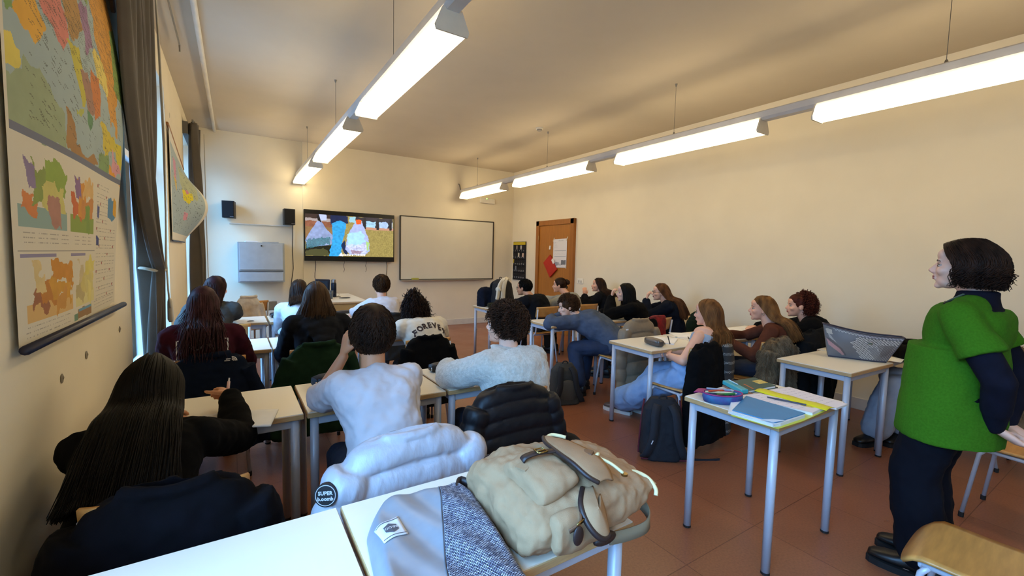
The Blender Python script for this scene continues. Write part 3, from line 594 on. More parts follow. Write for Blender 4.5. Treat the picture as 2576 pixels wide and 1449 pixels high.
chair(3.64, 4.96, 'chair of the boy in glasses and black hoodie'); chair(4.42, 5.0, 'chair of the person with a hair bun'); chair(4.90, .88, 'chair of the seated person half hidden by the woman in green')
# armchair-like chairs by the front wall
t = empty('armchair', 'metal armchair with brown wooden armrests near the front wall', 'chair', (.42, 7.3, 0), .3)
MB().box((0, 0, .44), (.46, .44, .03)).obj('seat', mat('grey_seat', '8a9098', .6), t, off=(0, 0, 0), bevel=.01)
MB().box((0, .22, .66), (.44, .03, .14)).obj('backrest', mat('grey_seat', '8a9098', .6), t, off=(0, 0, 0), bevel=.01)
for s in (-1, 1):
    MB().tube([(s*.26, -.24, 0), (s*.26, -.24, .62), (s*.26, -.2, .665), (s*.26, .16, .665), (s*.26, .22, .64), (s*.26, .24, 0)], .012, 10).obj('leg', MFR, t, off=(0, 0, 0), smooth=True)
    MB().box((s*.26, -.02, .685), (.05, .34, .025)).obj('armrest', mat('armrest_wood', '7a4a30', .5), t, off=(0, 0, 0), bevel=.008)
# ================================================================ people
def U(v): v = V(v); return v.normalized() if v.length > 1e-8 else V((0, 0, 1))
def lerp(a, b, t): return a+(b-a)*t
def ik(a, b, l1, l2, pole):
    a = V(a); b = V(b); d = b-a; L = d.length; mx = (l1+l2)*.995
    if L > mx: b = a+d*(mx/L); d = b-a; L = mx
    if L < abs(l1-l2)*1.05: L = abs(l1-l2)*1.05
    u = U(d); x = (l1*l1-l2*l2+L*L)/(2*L); h = math.sqrt(max(0, l1*l1-x*x)); p = V(pole); p = U(p-u*p.dot(u))
    return a+u*x+p*h, b
def hand(mb, W, d, n, s=1.0, curl=.4, side=1, thumb=.5, spread=.1):
    """palm, four unequal fingers and a thumb; d = forearm direction, n = palm normal (towards the palm side)"""
    d = U(d); n = U(V(n)-d*V(n).dot(d)); t = d.cross(n)*side       # t points to the thumb side
    k = s; rings = []
    for a, w_, h_ in ((-.01, .024, .019), (.02, .030, .018), (.055, .038, .016), (.088, .040, .014), (.096, .036, .010)):
        c = V(W)+d*a*k; rings.append([c+t*math.cos(q*math.pi/6)*w_*k+n*math.sin(q*math.pi/6)*h_*k for q in range(12)])
    mb.loft(rings)
    for i, L in enumerate((.074, .082, .076, .060)):
        o = (.029-.0193*i); p = V(W)+d*(.088-(.004 if i == 3 else 0))*k+t*o*k; a = curl*.55; r = (.0095, .0098, .0092, .0082)[i]*k; dd = U(d+t*spread*(1.2-.8*i))
        for j, f in enumerate((.45, .31, .24)):
            q = p+(dd*math.cos(a)+n*math.sin(a))*L*f*k; mb.cap(p, r*(1-.07*j), q, r*(1-.07*(j+1)), 8); p = q; a += curl*1.1
    p = V(W)+d*.022*k+t*.026*k; dirs = U(d*(.75)+t*(.85-.6*thumb)+n*(.1+.6*thumb)); q = p+dirs*.042*k; mb.cap(p, .014*k, q, .0115*k, 8)
    d2 = U(dirs+n*.3*thumb+d*.35-t*.2*thumb); q2 = q+d2*.034*k; mb.cap(q, .0112*k, q2, .0100*k, 8); mb.cap(q2, .0100*k, q2+U(d2+d*.2)*.024*k, .0082*k, 8)
class Fr:   # head frame
    def __init__(s, H, yaw, pitch=0, roll=0, k=1.0):
        yaw, pitch, roll = map(math.radians, (yaw, pitch, roll)); s.H = V(H); s.k = k
        M = Matrix.Rotation(yaw, 3, 'Z') @ Matrix.Rotation(pitch, 3, 'X') @ Matrix.Rotation(roll, 3, 'Y')
        s.L = M @ V((1, 0, 0)); s.F = M @ V((0, 1, 0)); s.U = M @ V((0, 0, 1)); s.ax = (s.L, s.F, s.U)
        s.Fh = U(V((s.F.x, s.F.y, 0)) if V((s.F.x, s.F.y, 0)).length > .1 else V((math.sin(-yaw), math.cos(yaw), 0))); s.Lh = U(V((s.L.x, s.L.y, 0)))
    def p(s, x, y, z): return s.H+(s.L*x+s.F*y+s.U*z)*s.k
def head(mb, fr, masc=0, N=None):
    k = fr.k; e = lambda c, r: mb.ell(fr.p(*c), [q*k for q in r], fr.ax, 20, 14)
    e((0, -.012, .030), (.074, .094, .084)); e((0, .030, -.020), (.060+.003*masc, .060, .082)); e((0, .042, -.070), (.046+.005*masc, .044, .036)); e((0, .074, -.094), (.019, .017, .016))
    e((0, .077, .022), (.046, .014, .012)); e((0, .066, .050), (.052, .028, .034))
    for s in (-1, 1): e((s*.038, .062, -.024), (.024, .024, .022))
    mb.cap(fr.p(0, .088, .008), .0075*k, fr.p(0, .109, -.024), .0105*k, 10); e((0, .098, -.031), (.017, .013, .0085))
    e((0, .090, -.053), (.021, .0095, .0065)); e((0, .089, -.063), (.018, .0095, .0065))
    for s in (-1, 1):
        mb.ell(fr.p(s*.077, -.006, -.008), [.0075*k, .019*k, .031*k], (U(fr.L-fr.F*.35*s), fr.F, fr.U), 12, 10); mb.cap(fr.p(s*.074, .004, -.030), .008*k, fr.p(s*.074, .002, -.02), .008*k, 8)
    if N is not None: mb.cap(fr.p(0, -.030, -.045), .056*k, N, .056*k, 16)
def face_parts(fr, body, brow='2a1a10', lips='a8564c', iris='3a2416'):
    k = fr.k
    for s in (-1, 1):
        e = MB().ell(fr.p(s*.030, .0700, .000), [.0145*k, .0135*k, .0095*k], fr.ax, 14, 10).obj('eye', mat('eye_white', 'b5a8a0', .3), body, smooth=True)
        MB().ell(fr.p(s*.030, .0818, .000), [.0062*k, .003*k, .0062*k], fr.ax, 12, 8).obj('iris', mat('iris_'+iris, iris, .2), e, smooth=True)
        MB().tube([fr.p(s*.014, .0885, .020), fr.p(s*.03, .0865, .0255), fr.p(s*.050, .073, .020)], [.0025*k, .0028*k, .0015*k], 6).obj('eyebrow', mat('brow_'+brow, brow, .8), body)
        MB().tube([fr.p(s*.0165, .080, .004), fr.p(s*.031, .0835, .0085), fr.p(s*.045, .074, .003)], [.0010*k, .0017*k, .0010*k], 6).obj('eyelashes', mat('lash_dark', '1a100c', .7), body)
    MB().ell(fr.p(0, .0935, -.053), [.0205*k, .0075*k, .005*k], fr.ax, 14, 8).ell(fr.p(0, .0925, -.0615), [.018*k, .0075*k, .0055*k], fr.ax, 14, 8).obj('lips', mat('lips_'+lips, lips, .45), body, smooth=True)
def rings_torso(P, N, lp, ln, bow, prof, k=1.0, pad=0, n=28, t0=-.15, t1=1.0):
    P = V(P); N = V(N); mid = (P+N)/2; up = U(N-P); fw = U(up.cross(lp)*-1); C = mid - fw*-bow*0 + bow*V((0, 0, 0))
    fwd = U(lp.cross(V((0, 0, 1)))*-1); c1 = lerp(P, N, .35)+U(fwd)*-bow+V((0, 0, bow*.5)); c2 = lerp(P, N, .78)+U(fwd)*-bow*1.1+V((0, 0, bow*.7))
    def pos(t):
        if t < 0: return P+(c1-P)*3*t*.7
        q = 1-t; return P*q**3+c1*3*q*q*t+c2*3*q*t*t+N*t**3
    R = []
    for t, a, b in prof:
        if t < t0-.001 or t > t1+.001: continue
        c = pos(t); tan = U(pos(t+.03)-pos(t-.03)); l = U(lerp(lp, ln, max(0, min(1, t)))); l = U(l-tan*l.dot(tan)); f = U(tan.cross(l)) 
        if f.dot(fwd) < 0 and abs(f.dot(fwd)) > .02: f = -f
        ring = []
        for j in range(n):
            an = 2*math.pi*j/n; cx, sy = math.cos(an), math.sin(an); e = .82
            ring.append(c+l*(a*k+pad)*math.copysign(abs(cx)**e, cx)+f*(b*k+pad)*math.copysign(abs(sy)**e, sy))
        R.append(ring)
    return R, pos
PF = [(-.16, .10, .08), (-.10, .160, .115), (.0, .168, .122), (.12, .158, .115), (.28, .132, .100), (.42, .132, .102), (.58, .146, .112), (.72, .156, .110), (.84, .158, .098), (.92, .135, .080), (.97, .095, .066), (1.0, .066, .060), (1.04, .058, .056)]
PM = [(-.16, .10, .08), (-.10, .155, .115), (.0, .160, .122), (.12, .150, .115), (.28, .142, .105), (.42, .150, .108), (.58, .168, .116), (.72, .182, .116), (.84, .186, .104), (.92, .155, .084), (.97, .105, .070), (1.0, .072, .064), (1.04, .064, .06)]
SKIN = {'fair': mat('skin_fair', 'e0a98c', .5, var=.05, bump=.05, bscale=300), 'tan': mat('skin_tan', 'c88e68', .5, var=.05, bump=.05, bscale=300), 'pale': mat('skin_pale', 'e8b9a0', .5, var=.05)}
for m_ in SKIN.values():
    m_.node_tree.nodes['Principled BSDF'].inputs['Subsurface Weight'].default_value = .08; m_.node_tree.nodes['Principled BSDF'].inputs['Subsurface Radius'].default_value = (.02, .008, .004)
def shoe(mb_up, mb_sole, A, toe, k=1.0):
    d = U(V((toe[0], toe[1], 0))); l = V((-d.y, d.x, 0)); A = V((A[0], A[1], 0)); z0 = .0
    secs = [(-.075, .026, .075), (-.055, .034, .09), (.0, .036, .095), (.05, .040, .075), (.10, .047, .055), (.15, .047, .045), (.185, .038, .035), (.20, .022, .025)]
    mb_up.loft([[A+d*y*k+l*w_*k*math.copysign(abs(math.cos(q*math.pi/8))**.8, math.cos(q*math.pi/8))+V((0, 0, (.028+(h_*.5)*(1+math.sin(q*math.pi/8)))*k)) for q in range(16)] for y, w_, h_ in secs])
    mb_sole.loft([[A+d*y*k*1.02+l*(w_+.004)*k*math.cos(q*math.pi/8)+V((0, 0, (.016+.016*math.copysign(1, math.sin(q*math.pi/8+.01)))*k)) for q in range(16)] for y, w_, h_ in secs])
def person(label, P, H, face=0, yaw=None, pitch=0, roll=0, lean=None, N=None, sh=None, masc=0, k=1.0, sw=None, arms=None, legs=None, skin='fair', top=None, bottom=None, shoes='1c1c1e', hair=None, vox=.007, features=True, brow='2a1a10', bow=.03, seated=True, curl=(.5, .5), palms=None, nohand=(), group=None, hk=None, sdr=.006, sock=None, lk=1.0, girth=1.0, under=None):
    """P pelvis, H centre of the head, wrists and ankles, all as points of the room"""
    P = V(P); H = V(H); root = empty('person', label, 'person', (P.x, P.y, 0), group=group)
    yaw = face if yaw is None else yaw; sh = face if sh is None else sh
    fr = Fr(H, yaw, pitch, roll, k*(hk or 1.0)); fa = math.radians(face); fwd = V((-math.sin(fa), math.cos(fa), 0)); lp = V((math.cos(fa), math.sin(fa), 0))
    sa = math.radians(sh); ln = V((math.cos(sa), math.sin(sa), 0)); sfw = V((-math.sin(sa), math.cos(sa), 0))
    if N is None: N = H - fr.U*.150*k - fr.F*.035*k - V((0, 0, .02*k))
    N = V(N); prof = [(t, a*girth, b_*(girth**1.4)) for t, a, b_ in (PM if masc else PF)]; sw = sw or (.185 if masc else .165)
    R, pos = rings_torso(P, N, lp, ln, bow, prof, k)
    tan = U(pos(1.0)-pos(.85)); S = {}
    for s in (-1, 1): S[s] = pos(.93)+ln*s*sw*k - tan*(.012+sdr)*k
    bd = MB(); bd.loft(R); head(bd, fr, masc, N)
    la, lf = .285*k, .25*k; A = {}
    arms = arms or {}
    for s, key in ((-1, 'L'), (1, 'R')):
        if key in arms: w_, pole = arms[key][:2]
        else: w_, pole = P+fwd*.25*k+lp*s*.15+V((0, 0, .15)), (lp*s*.6-fwd*.5-V((0, 0, 1)))
        E_, W_ = ik(S[s], w_, la, lf, pole); A[s] = (E_, W_)
        bd.cap(pos(.88)+ln*s*.08*k, .06*k, S[s], .052*k); bd.cap(S[s], .050*k*girth, E_, .038*k*girth); bd.cap(E_, .039*k*girth, lerp(E_, W_, .35), .036*k*girth); bd.cap(lerp(E_, W_, .35), .036*k*girth, W_, .0245*k)
        if key not in nohand:
            d = U(arms[key][2]) if key in arms and len(arms[key]) > 2 else U(W_-E_)
            n_ = (palms or {}).get(key, V((0, 0, -1)))
            hand(bd, W_+d*.012*k, d, n_, k*.98, curl[0 if s < 0 else 1], side=(1 if (d.cross(V(n_))).dot(-ln*s) > 0 else -1))
    legs = legs or {}; G = {}; lt, lc = (.43*k*lk, .42*k*lk)
    for s, key in ((-1, 'L'), (1, 'R')):
        hip = P+lp*s*.085*k-V((0, 0, .02*k))
        if key in legs: a_, pole = legs[key][:2]
        else: a_, pole = V((P.x, P.y, .085))+fwd*(.40 if seated else .02)+lp*s*.11, fwd+V((0, 0, 1))
        K_, A_ = ik(hip, V(a_), lt, lc, pole); G[s] = (hip, K_, A_)
        bd.cap(hip, .082*k*girth, K_, .052*k*girth); bd.cap(K_, .053*k*girth, lerp(K_, A_, .35), .05*k*girth); bd.cap(lerp(K_, A_, .35), .05*k*girth, A_, .036*k)
        td = legs[key][2] if key in legs and len(legs[key]) > 2 else fwd; td = U(td); bd.cap(A_, .036*k, V((A_.x, A_.y, .05))+td*.05, .032*k); bd.cap(V((A_.x, A_.y, .05))+td*.05, .032*k, V((A_.x, A_.y, .05))+td*.12, .025*k)
        up = MB(); so = MB(); shoe(up, so, A_-td*.01, td, k*1.02)
        so_ = up.obj('shoe', mat('shoe_'+shoes, shoes, .4, bump=.1), root, smooth=True)
        so.obj('sole', mat('sole_'+('light' if shoes not in ('1c1c1e', '14110f') else 'dark'), 'dcd8d0' if shoes not in ('1c1c1e', '14110f') else '101010', .7), so_)
    body = blob(bd, 'body', SKIN[skin], root, vox, 3)
    if features: face_parts(fr, body, brow)
    # trousers
    bm_, bpad = (bottom or (mat('jeans_dark', '1a2333', .85, bump=.2, bscale=300, c2='202a3c'), .014))[:2]
    tb = MB(); RR, _ = rings_torso(P, N, lp, ln, bow, prof, k, bpad, t0=-.16, t1=.13); tb.loft(RR)
    for s in (-1, 1):
        hip, K_, A_ = G[s]; wide = (bottom[2] if bottom and len(bottom) > 2 else 0); A2 = A_+V((0, 0, .02 if seated else .03))
        tb.cap(hip, (.084*girth)*k+bpad, K_, (.055*girth)*k+bpad+wide*.5)
        c_ = lerp(K_, A2, .5); tb.cap(K_, (.055*girth)*k+bpad+wide*.5, c_, .052*k+bpad+wide); tb.cap(c_, .052*k+bpad+wide, A2+V((0, 0, .035)), .045*k+bpad+wide)
    blob(tb, 'trousers', bm_, root, .011, 3, [(.12, .022), (.05, .008)])
    # upper garments
    for g in ([top] if isinstance(top, dict) else (top or [])):
        m_ = g['m']; pad = g.get('pad', .014); gb = MB(); RR, _ = rings_torso(P, N, lp, ln, bow, prof, k, pad, t0=g.get('t0', -.10), t1=g.get('t1', 1.0)); gb.loft(RR)
        sl = g.get('sl', 1.0)
        for s in (-1, 1):
            E_, W_ = A[s]
            if sl <= 0: continue
            gb.cap(pos(.90)+ln*s*.09*k, .062*k+pad*.7, S[s], .054*k+pad)
            if sl < .55: q = lerp(S[s], E_, sl/.5); gb.cap(S[s]-(q-S[s])*.1, .052*k*girth+pad, lerp(S[s], q, .4), .054*k*girth+pad); gb.tube([S[s], lerp(S[s], q, .5), q], [.052*k*girth+pad, .053*k*girth+pad*1.2, .054*k*girth+pad*g.get('flare', 1.3)], 16)
            else:
                gb.cap(S[s], .055*k*girth+pad, E_, .045*k*girth+pad); q = lerp(E_, W_, min(1, (sl-.5)/.5)*.97); mdl = lerp(E_, q, .6)
                gb.cap(E_, .046*k*girth+pad, mdl, .042*k*girth+pad*.9); gb.cap(mdl, .042*k*girth+pad*.9, q, .034*k+pad*.6)
        if g.get('hem'):
            h_ = g['hem']; gb.loft([[P+V((0, 0, z_))+(lp*math.cos(q*math.pi/14)*(a_+pad+.014)+fwd*math.sin(q*math.pi/14)*(b_+pad+.016)) for q in range(28)] for z_, a_, b_ in ((.20, .150*girth, .125*girth), (.08, .165*girth, .135*girth), (-h_*.5, .175*girth, .142*girth), (-h_, .172*girth, .142*girth))])
        if g.get('hood'):
            hk_ = g['hood']
            for i in range(13):
                a = math.pi*(-.62+1.24*i/12)
                if i: gb.cap(pr_, .030*hk_, N+(-sfw*math.cos(a)*.085+ln*math.sin(a)*.095)*k+V((0, 0, .012+.012*math.cos(a*2)))*k, .030*hk_, 8)
                pr_ = N+(-sfw*math.cos(a)*.085+ln*math.sin(a)*.095)*k+V((0, 0, .012+.012*math.cos(a*2)))*k
            for q in range(3): gb.ell(N-sfw*(.118+.014*q)*k-tan*(.035+.045*q)*k, [(.115-.022*q)*k*hk_, .035*hk_, .05*hk_], (ln, sfw, tan), 16, 10)
        if g.get('collar'):
            h_ = g['collar']; gb.loft([[N+tan*(z_)*1.0+(ln*math.cos(q*math.pi/10)*(r_)+sfw*math.sin(q*math.pi/10)*r_*.98)*k for q in range(20)] for z_, r_ in ((-.04, .10), (0, .082), (h_*.5, .074), (h_, .072))])
        o = blob(gb, g.get('name', 'sweater'), m_, root, g.get('vox', .009), g.get('it', 3), g.get('disp', [(.14, .026), (.055, .012)]))
    root['_x'] = 0; del root['_x']
    if hair: hair(root, fr, dict(N=N, P=P, pos=pos, tan=tan, ln=ln, sfw=sfw, fwd=fwd, S=S))
    return root, dict(fr=fr, N=N, pos=pos, tan=tan, ln=ln, sfw=sfw, A=A, G=G, S=S, body=body, P=P, fwd=fwd, lp=lp)
# ------------------------------------------------ hair
def hmat(name, c, c2):
    if name in MATS: return MATS[name]
    m = mat(name, c, rough=.5, vscale=26, c2=c2, stretch=(1, 1, .12), detail=6, spec=.12); return m
def strand(mb, pts, r0, r1, n=4):
    k = len(pts); mb.tube(pts, [lerp(r0, r1, (i/(k-1))**2) for i in range(k)], n)
def hair_long(m, E=None, A=.13, tb=None, B=.03, zb=None, N=700, th=112, part=.03, wave=.006, seed=1, r=.0030, jit=.03, ragged=.06, pad=.03, cw=0, front=.0, depth=.09, bob=None, vol=1.05):
    """long hair: locks run over the skull and hang down the nape and the back"""
    def f(root, fr, b):
        rn = random.Random(seed); k = fr.k; C = fr.p(0, -.014, .030); pos = b['pos']
        def bk(t): 
            tn = U(pos(t+.02)-pos(t-.02)); n = tn.cross(b['ln']); n = -n if n.dot(b['sfw']) > 0 else n; return n
        if bob is None:
            D = [fr.p(0, -.014, .0), lerp(fr.p(0, -.05, -.10), pos(.97)+bk(.95)*(.075+pad), .5)]
            t = .90
            while t > tb: D.append(pos(t)+bk(t)*(.088+pad)); t -= .1
            D.append(pos(tb)+bk(tb)*(.10+pad)); 
        else: D = [fr.p(0, -.014, .0), fr.p(0, -.02, -bob*.5), fr.p(0, -.022, -bob)]
        L_ = [0]
        for i in range(1, len(D)): L_.append(L_[-1]+(D[i]-D[i-1]).length)
        def cen(q):
            q = q*L_[-1]
            for i in range(1, len(D)):
                if q <= L_[i]+1e-6: return lerp(D[i-1], D[i], (q-L_[i-1])/max(1e-6, L_[i]-L_[i-1]))
            return D[-1]
        n2 = 8+len(D)*2
        def path(th_, rr, cut, n1=7, ph=0):
            s = math.sin(th_); c = math.cos(th_); a = abs(th_)/math.radians(th); pts = []
            sd = U(V((part*.3*math.copysign(1, s), -.02+.10*a, .092-.01*a))); ed = U(V((s, -c, -.15)))
            for i in range(n1):
                q = i/(n1-1); dq = U(sd*(1-q)+ed*q)
                pts.append(C+(fr.L*dq.x*.083*vol+fr.F*dq.y*.104*vol+fr.U*dq.z*(.094+.06*(vol-1)))*k*rr)
            base = pts[-1]; c0 = cen(0)
            off0 = base-c0
            for i in range(1, n2):
                q = i/(n2-1)*cut; ce = cen(q); w_ = min(1, q*L_[-1]/(depth*1.6)); sm = w_*w_*(3-2*w_); lat = lerp(.083*vol, A, min(1, q)**.8)
                nb = bk(max(tb if tb else .9, min(.97, .97-q*(.97-(tb if tb else .9))))) if bob is None else -fr.F
                tgt = ce + b['ln']*lat*s*rr + nb*(B*c*rr*2.0) + (fr.Fh*front*max(0, a-.55)) if bob is None else ce + fr.L*A*s*rr + fr.F*(-B*c*rr)
                p = lerp(ce+off0, tgt, sm)
                if wave: p = p+b['ln']*wave*math.sin(9*q+ph)*q+fr.Fh*wave*.5*math.cos(8*q+ph)*q
                pts.append(p)
            for _ in range(7):
                pts = [pts[0]]+[(pts[i-1]+pts[i]*2+pts[i+1])/4 for i in range(1, len(pts)-1)]+[pts[-1]]
            pts[0] = lerp(pts[0], pts[1], .6)
            if cw:
                m_ = len(pts); pts = [p+(fr.L*math.sin(i*.85+ph)+fr.U*.4*math.sin(i*.6+ph)+fr.F*math.cos(i*.85+ph))*cw*min(1, i/m_*2.2) for i, p in enumerate(pts)]
            return pts
        mb = MB(); T = math.radians(th); NT = 30; cu = 1-ragged
        outer = [path(-T+2*T*j/(NT-1), .965, cu) for j in range(NT)]; inner = [path(T-2*T*j/(NT-1), .60, cu) for j in range(NT)]
        K = len(outer[0]); mb.loft([[outer[j][i] for j in range(NT)]+[inner[j][i] for j in range(NT)] for i in range(K)])
        mb.ell(fr.p(0, -.022, .036), [.078*k, .092*k, .086*k], fr.ax, 18, 12)
        mb.ell(fr.p(0, -.004, .056), [.0715*k, .0855*k, .066*k], fr.ax, 20, 14)
        for i in range(int(N*.22)):
            sx_ = rn.choice((-1, 1)); u0 = rn.uniform(.0, .9); pts = []; g_ = rn.uniform(1.0, 1.012)
            for j in range(8):
                q = j/7; th2 = lerp(.15, 1.75, q); lat_ = math.sin(th2); d_ = V((sx_*lat_*(1), lerp(1.0*u0, .25*u0+.1, q), math.cos(th2)*1.0+.05)); d_ = U(d_); pts.append(fr.p(0, -.004, .054)+(fr.L*d_.x*.0745+fr.F*d_.y*.0875+fr.U*d_.z*.0685)*k*g_)
            strand(mb, pts, r*k, .001)
        for i in range(N):
            t = rn.uniform(-T, T); rr = rn.uniform(.96, 1.03); d = 1-rn.uniform(0, 1)**1.5*ragged*1.6
            p = path(t, rr, d, ph=rn.uniform(0, 6)); j = V((rn.gauss(0, 1), rn.gauss(0, 1), 0))*jit*.6
            n = len(p); p = [q+j*(max(0, i2/n-.35)**1.5) for i2, q in enumerate(p)]
            strand(mb, p, r*k*rn.uniform(.7, 1.2), .0010)
        return mb.obj('hair', m, root, smooth=True)
    return f
def scalp_points(fr, n, rn, zmin=-.07, face=True):
    out = []
    while len(out) < n:
        d = V((rn.gauss(0, 1), rn.gauss(0, 1), rn.gauss(0, 1))).normalized()
        # keep off the face and ears
        if d.y > .28 and d.z < .42: continue
        if d.y > -.12 and d.z < -.08: continue
        if d.z < -.72: continue
        out.append(d)
    return out
def hair_short(m, N=900, L=.05, curl=.0, vol=.0, seed=2, r=.0028, top=.0, wild=.3, nape=-.06, rx=.0):
    """short or curly crop: under-cap plus many individual locks"""
    def f(root, fr, b):
        rn = random.Random(seed); k = fr.k; v = vol
        c0 = MB(); c0.ell(fr.p(0, -.024, .038+top*.4), [(.080+v)*k, (.094+v)*k, (.087+v+top*.5)*k], fr.ax, 22, 16); c0.ell(fr.p(0, -.052, -.008), [(.066+v*.7)*k, (.060+v*.7)*k, (.060)*k], fr.ax, 18, 12)
        if top: c0.ell(fr.p(0, .03, .085), [.06*k, .055*k, (.03+top*.6)*k], fr.ax, 18, 12)
        me = c0
        mb = MB(); mb.v = list(me.v); mb.f = list(me.f)
        for d in scalp_points(fr, N, rn):
            R0 = V((.080+v, .096+v, .088+v+top*.6*max(0, d.z))); o = V((0, -.022, .036))
            p0 = o+V((d.x*R0.x, d.y*R0.y, d.z*R0.z))
            if d.z < -.2: p0.y = min(p0.y, -.05); 
            # flow away from the crown, downwards
            cr = V((0, -.45, .9)).normalized(); fl = (d-cr); fl = fl-d*fl.dot(d); fl = U(fl) if fl.length > .05 else V((1, 0, 0))
            fl = U(fl+V((rn.gauss(0, wild), rn.gauss(0, wild), rn.gauss(0, wild)))); fl = fl-d*fl.dot(d)*.8
            l = L*rn.uniform(.6, 1.2); ph = rn.uniform(0, 6.28); sx = fl.cross(d); pts = []
            ns = 6 if curl == 0 else 11
            for i in range(ns):
                q = i/(ns-1); p = p0+fl*l*q+d*(.010*math.sin(math.pi*q)+.006*wild*q-.012*q*q*(0 if curl else 1))
                if curl: p += sx*curl*math.sin(q*11+ph)*min(1, q*3)+d*curl*math.cos(q*11+ph)*min(1, q*3)*.9
                pts.append(fr.p(*p))
            strand(mb, pts, r*k*rn.uniform(.8, 1.3), .0009)
        return mb.obj('hair', m, root, smooth=True)
    return f
def hair_curly(m, center=(0, -.03, .0), rad=(.13, .13, .15), N=700, curl=.009, L=.12, seed=3, zlow=-.16, r=.0035, fx=.35):
    """voluminous curls hanging round the head"""
    def f(root, fr, b):
        rn = random.Random(seed); k = fr.k; c = V(center); c0 = MB()
        c0.ell(fr.p(0, -.022, .036), [.083*k, .096*k, .09*k], fr.ax, 20, 14); c0.ell(fr.p(0, .0, .060), [.076*k, .088*k, .068*k], fr.ax, 20, 14); c0.ell(fr.p(c.x, c.y-.02, c.z-.01), [rad[0]*.80*k, (rad[1]-.02)*.72*k, rad[2]*.82*k], fr.ax, 20, 14)
        mb = MB(); mb.v = list(c0.v); mb.f = list(c0.f); n = 0
        while n < N:
            d = V((rn.gauss(0, 1), rn.gauss(0, 1), rn.gauss(0, 1))).normalized()
            if d.y > fx and d.z < .42: continue
            if d.y > fx-.35 and d.z < .2 and abs(d.x) < .75: continue
            n += 1; p0 = c+V((d.x*rad[0], d.y*rad[1], d.z*rad[2]))*rn.uniform(.72, 1.0); fl = U(V((d.x*.5, d.y*.4-.1, -.9))+V((rn.gauss(0, .3), rn.gauss(0, .3), rn.gauss(0, .3)))); fl = U(fl-d*fl.dot(d)*.6)
            sx = U(fl.cross(d)); pts = []; ph = rn.uniform(0, 6.28); l = L*rn.uniform(.5, 1.1)
            for i in range(14):
                q = i/13; p = p0+fl*l*q-fl*l*.4+sx*curl*math.sin(q*15+ph)+d*curl*math.cos(q*15+ph); pts.append(fr.p(*p))
            strand(mb, pts, r*k*rn.uniform(.7, 1.2), .0012)
        return mb.obj('hair', m, root, smooth=True)
    return f
HB = hmat('hair_black', '080706', '120e0c'); HDB = hmat('hair_dark_brown', '1d120c', '3a2416'); HBR = hmat('hair_brown', '3a2313', '6a4428'); HMB = hmat('hair_mid_brown', '4a2c16', '86592f'); HAU = hmat('hair_auburn_dark', '2a0f0c', '5a2a1c'); HLB = hmat('hair_taupe', '2c1f18', '54402f')
def cloth(name, c, c2=None, bump=.25, bs=350, rough=.95, sheen=0): return mat(name, c, rough, var=.08, vscale=14, bump=bump, bscale=bs, sheen=sheen, c2=c2, spec=.12)
# ================================================================ the cast
KN = dict
def auto_P(H, N, face, tl=.46, z=.565):
    N = V(N); fa = math.radians(face); d = N.z-z; h = math.sqrt(max(0.0004, tl*tl-d*d)); return V((N.x+math.sin(fa)*h, N.y-math.cos(fa)*h, z))
def seat(label, H, face=0, tl=None, k=1.0, masc=0, N=None, **kw):
    """seated figure; the trunk is laid out from the head down to the seat"""
    fr = Fr(H, kw.get('yaw', face), kw.get('pitch', 0), kw.get('roll', 0), k)
    if N is None: N = V(H) - fr.U*.150*k - fr.F*.035*k - V((0, 0, .02*k))
    P = auto_P(H, N, face, (tl or (.44 if masc else .41))*k)
    return person(label, P, H, face=face, N=N, k=k, masc=masc, **kw)
def logo(mb, name, m, parent): return mb.obj(name, m, parent)
WP = mat('white_print', 'd8d8dc', .7)
DOWN = V((0, 0, -1))
# 1 black-haired writer
p1, d1 = seat('person with very long straight black hair and black top, writing in a notebook', (-.255, 2.02, .985), tl=.45, sw=.155, face=-4, pitch=-24, yaw=-6, k=.97, vox=.006,
    arms={'R': ((-.02, 2.31, .83), V((.5, -.4, -.9)), V((-.2, .9, .1))), 'L': ((-.26, 2.28, .79), V((-.5, -.3, -.8)), V((.3, .9, -.1)))}, palms={'R': V((-.6, .1, -.8))}, curl=(.4, .95), skin='tan',
    top=dict(m=cloth('knit_black', '060607', '0a0a0c'), pad=.022, name='sweater'), hair=hair_long(HB, tb=.30, A=.128, N=1800, th=114, seed=5, ragged=.07, jit=.02, r=.0026, pad=.035, vol=1.18), features=False)
# 2 boy in white T-shirt
WT = mat('tshirt_white', 'c6c2c6', .85, bump=.15, bscale=200, var=.03)
p2, d2 = seat('person with short dark hair in a plain white T-shirt, chin on hand', (.545, 2.06, 1.095), face=2, yaw=-4, pitch=-4, masc=1, k=.98, vox=.006, sw=.160,
    arms={'L': ((.44, 2.17, 1.0), V((-.5, .4, -1)), V((.15, -.1, 1))), 'R': ((.62, 2.36, .80), V((.4, -.3, -1)), V((-.8, .6, 0)))}, palms={'L': V((.8, .1, .2))}, curl=(.8, .5), skin='tan',
    top=dict(m=WT, pad=.016, sl=.40, name='t_shirt', disp=[(.10, .030), (.045, .012)]), hair=hair_short(HDB, N=3800, L=.045, vol=.016, top=.04, seed=11, r=.0017, wild=.42), features=False)
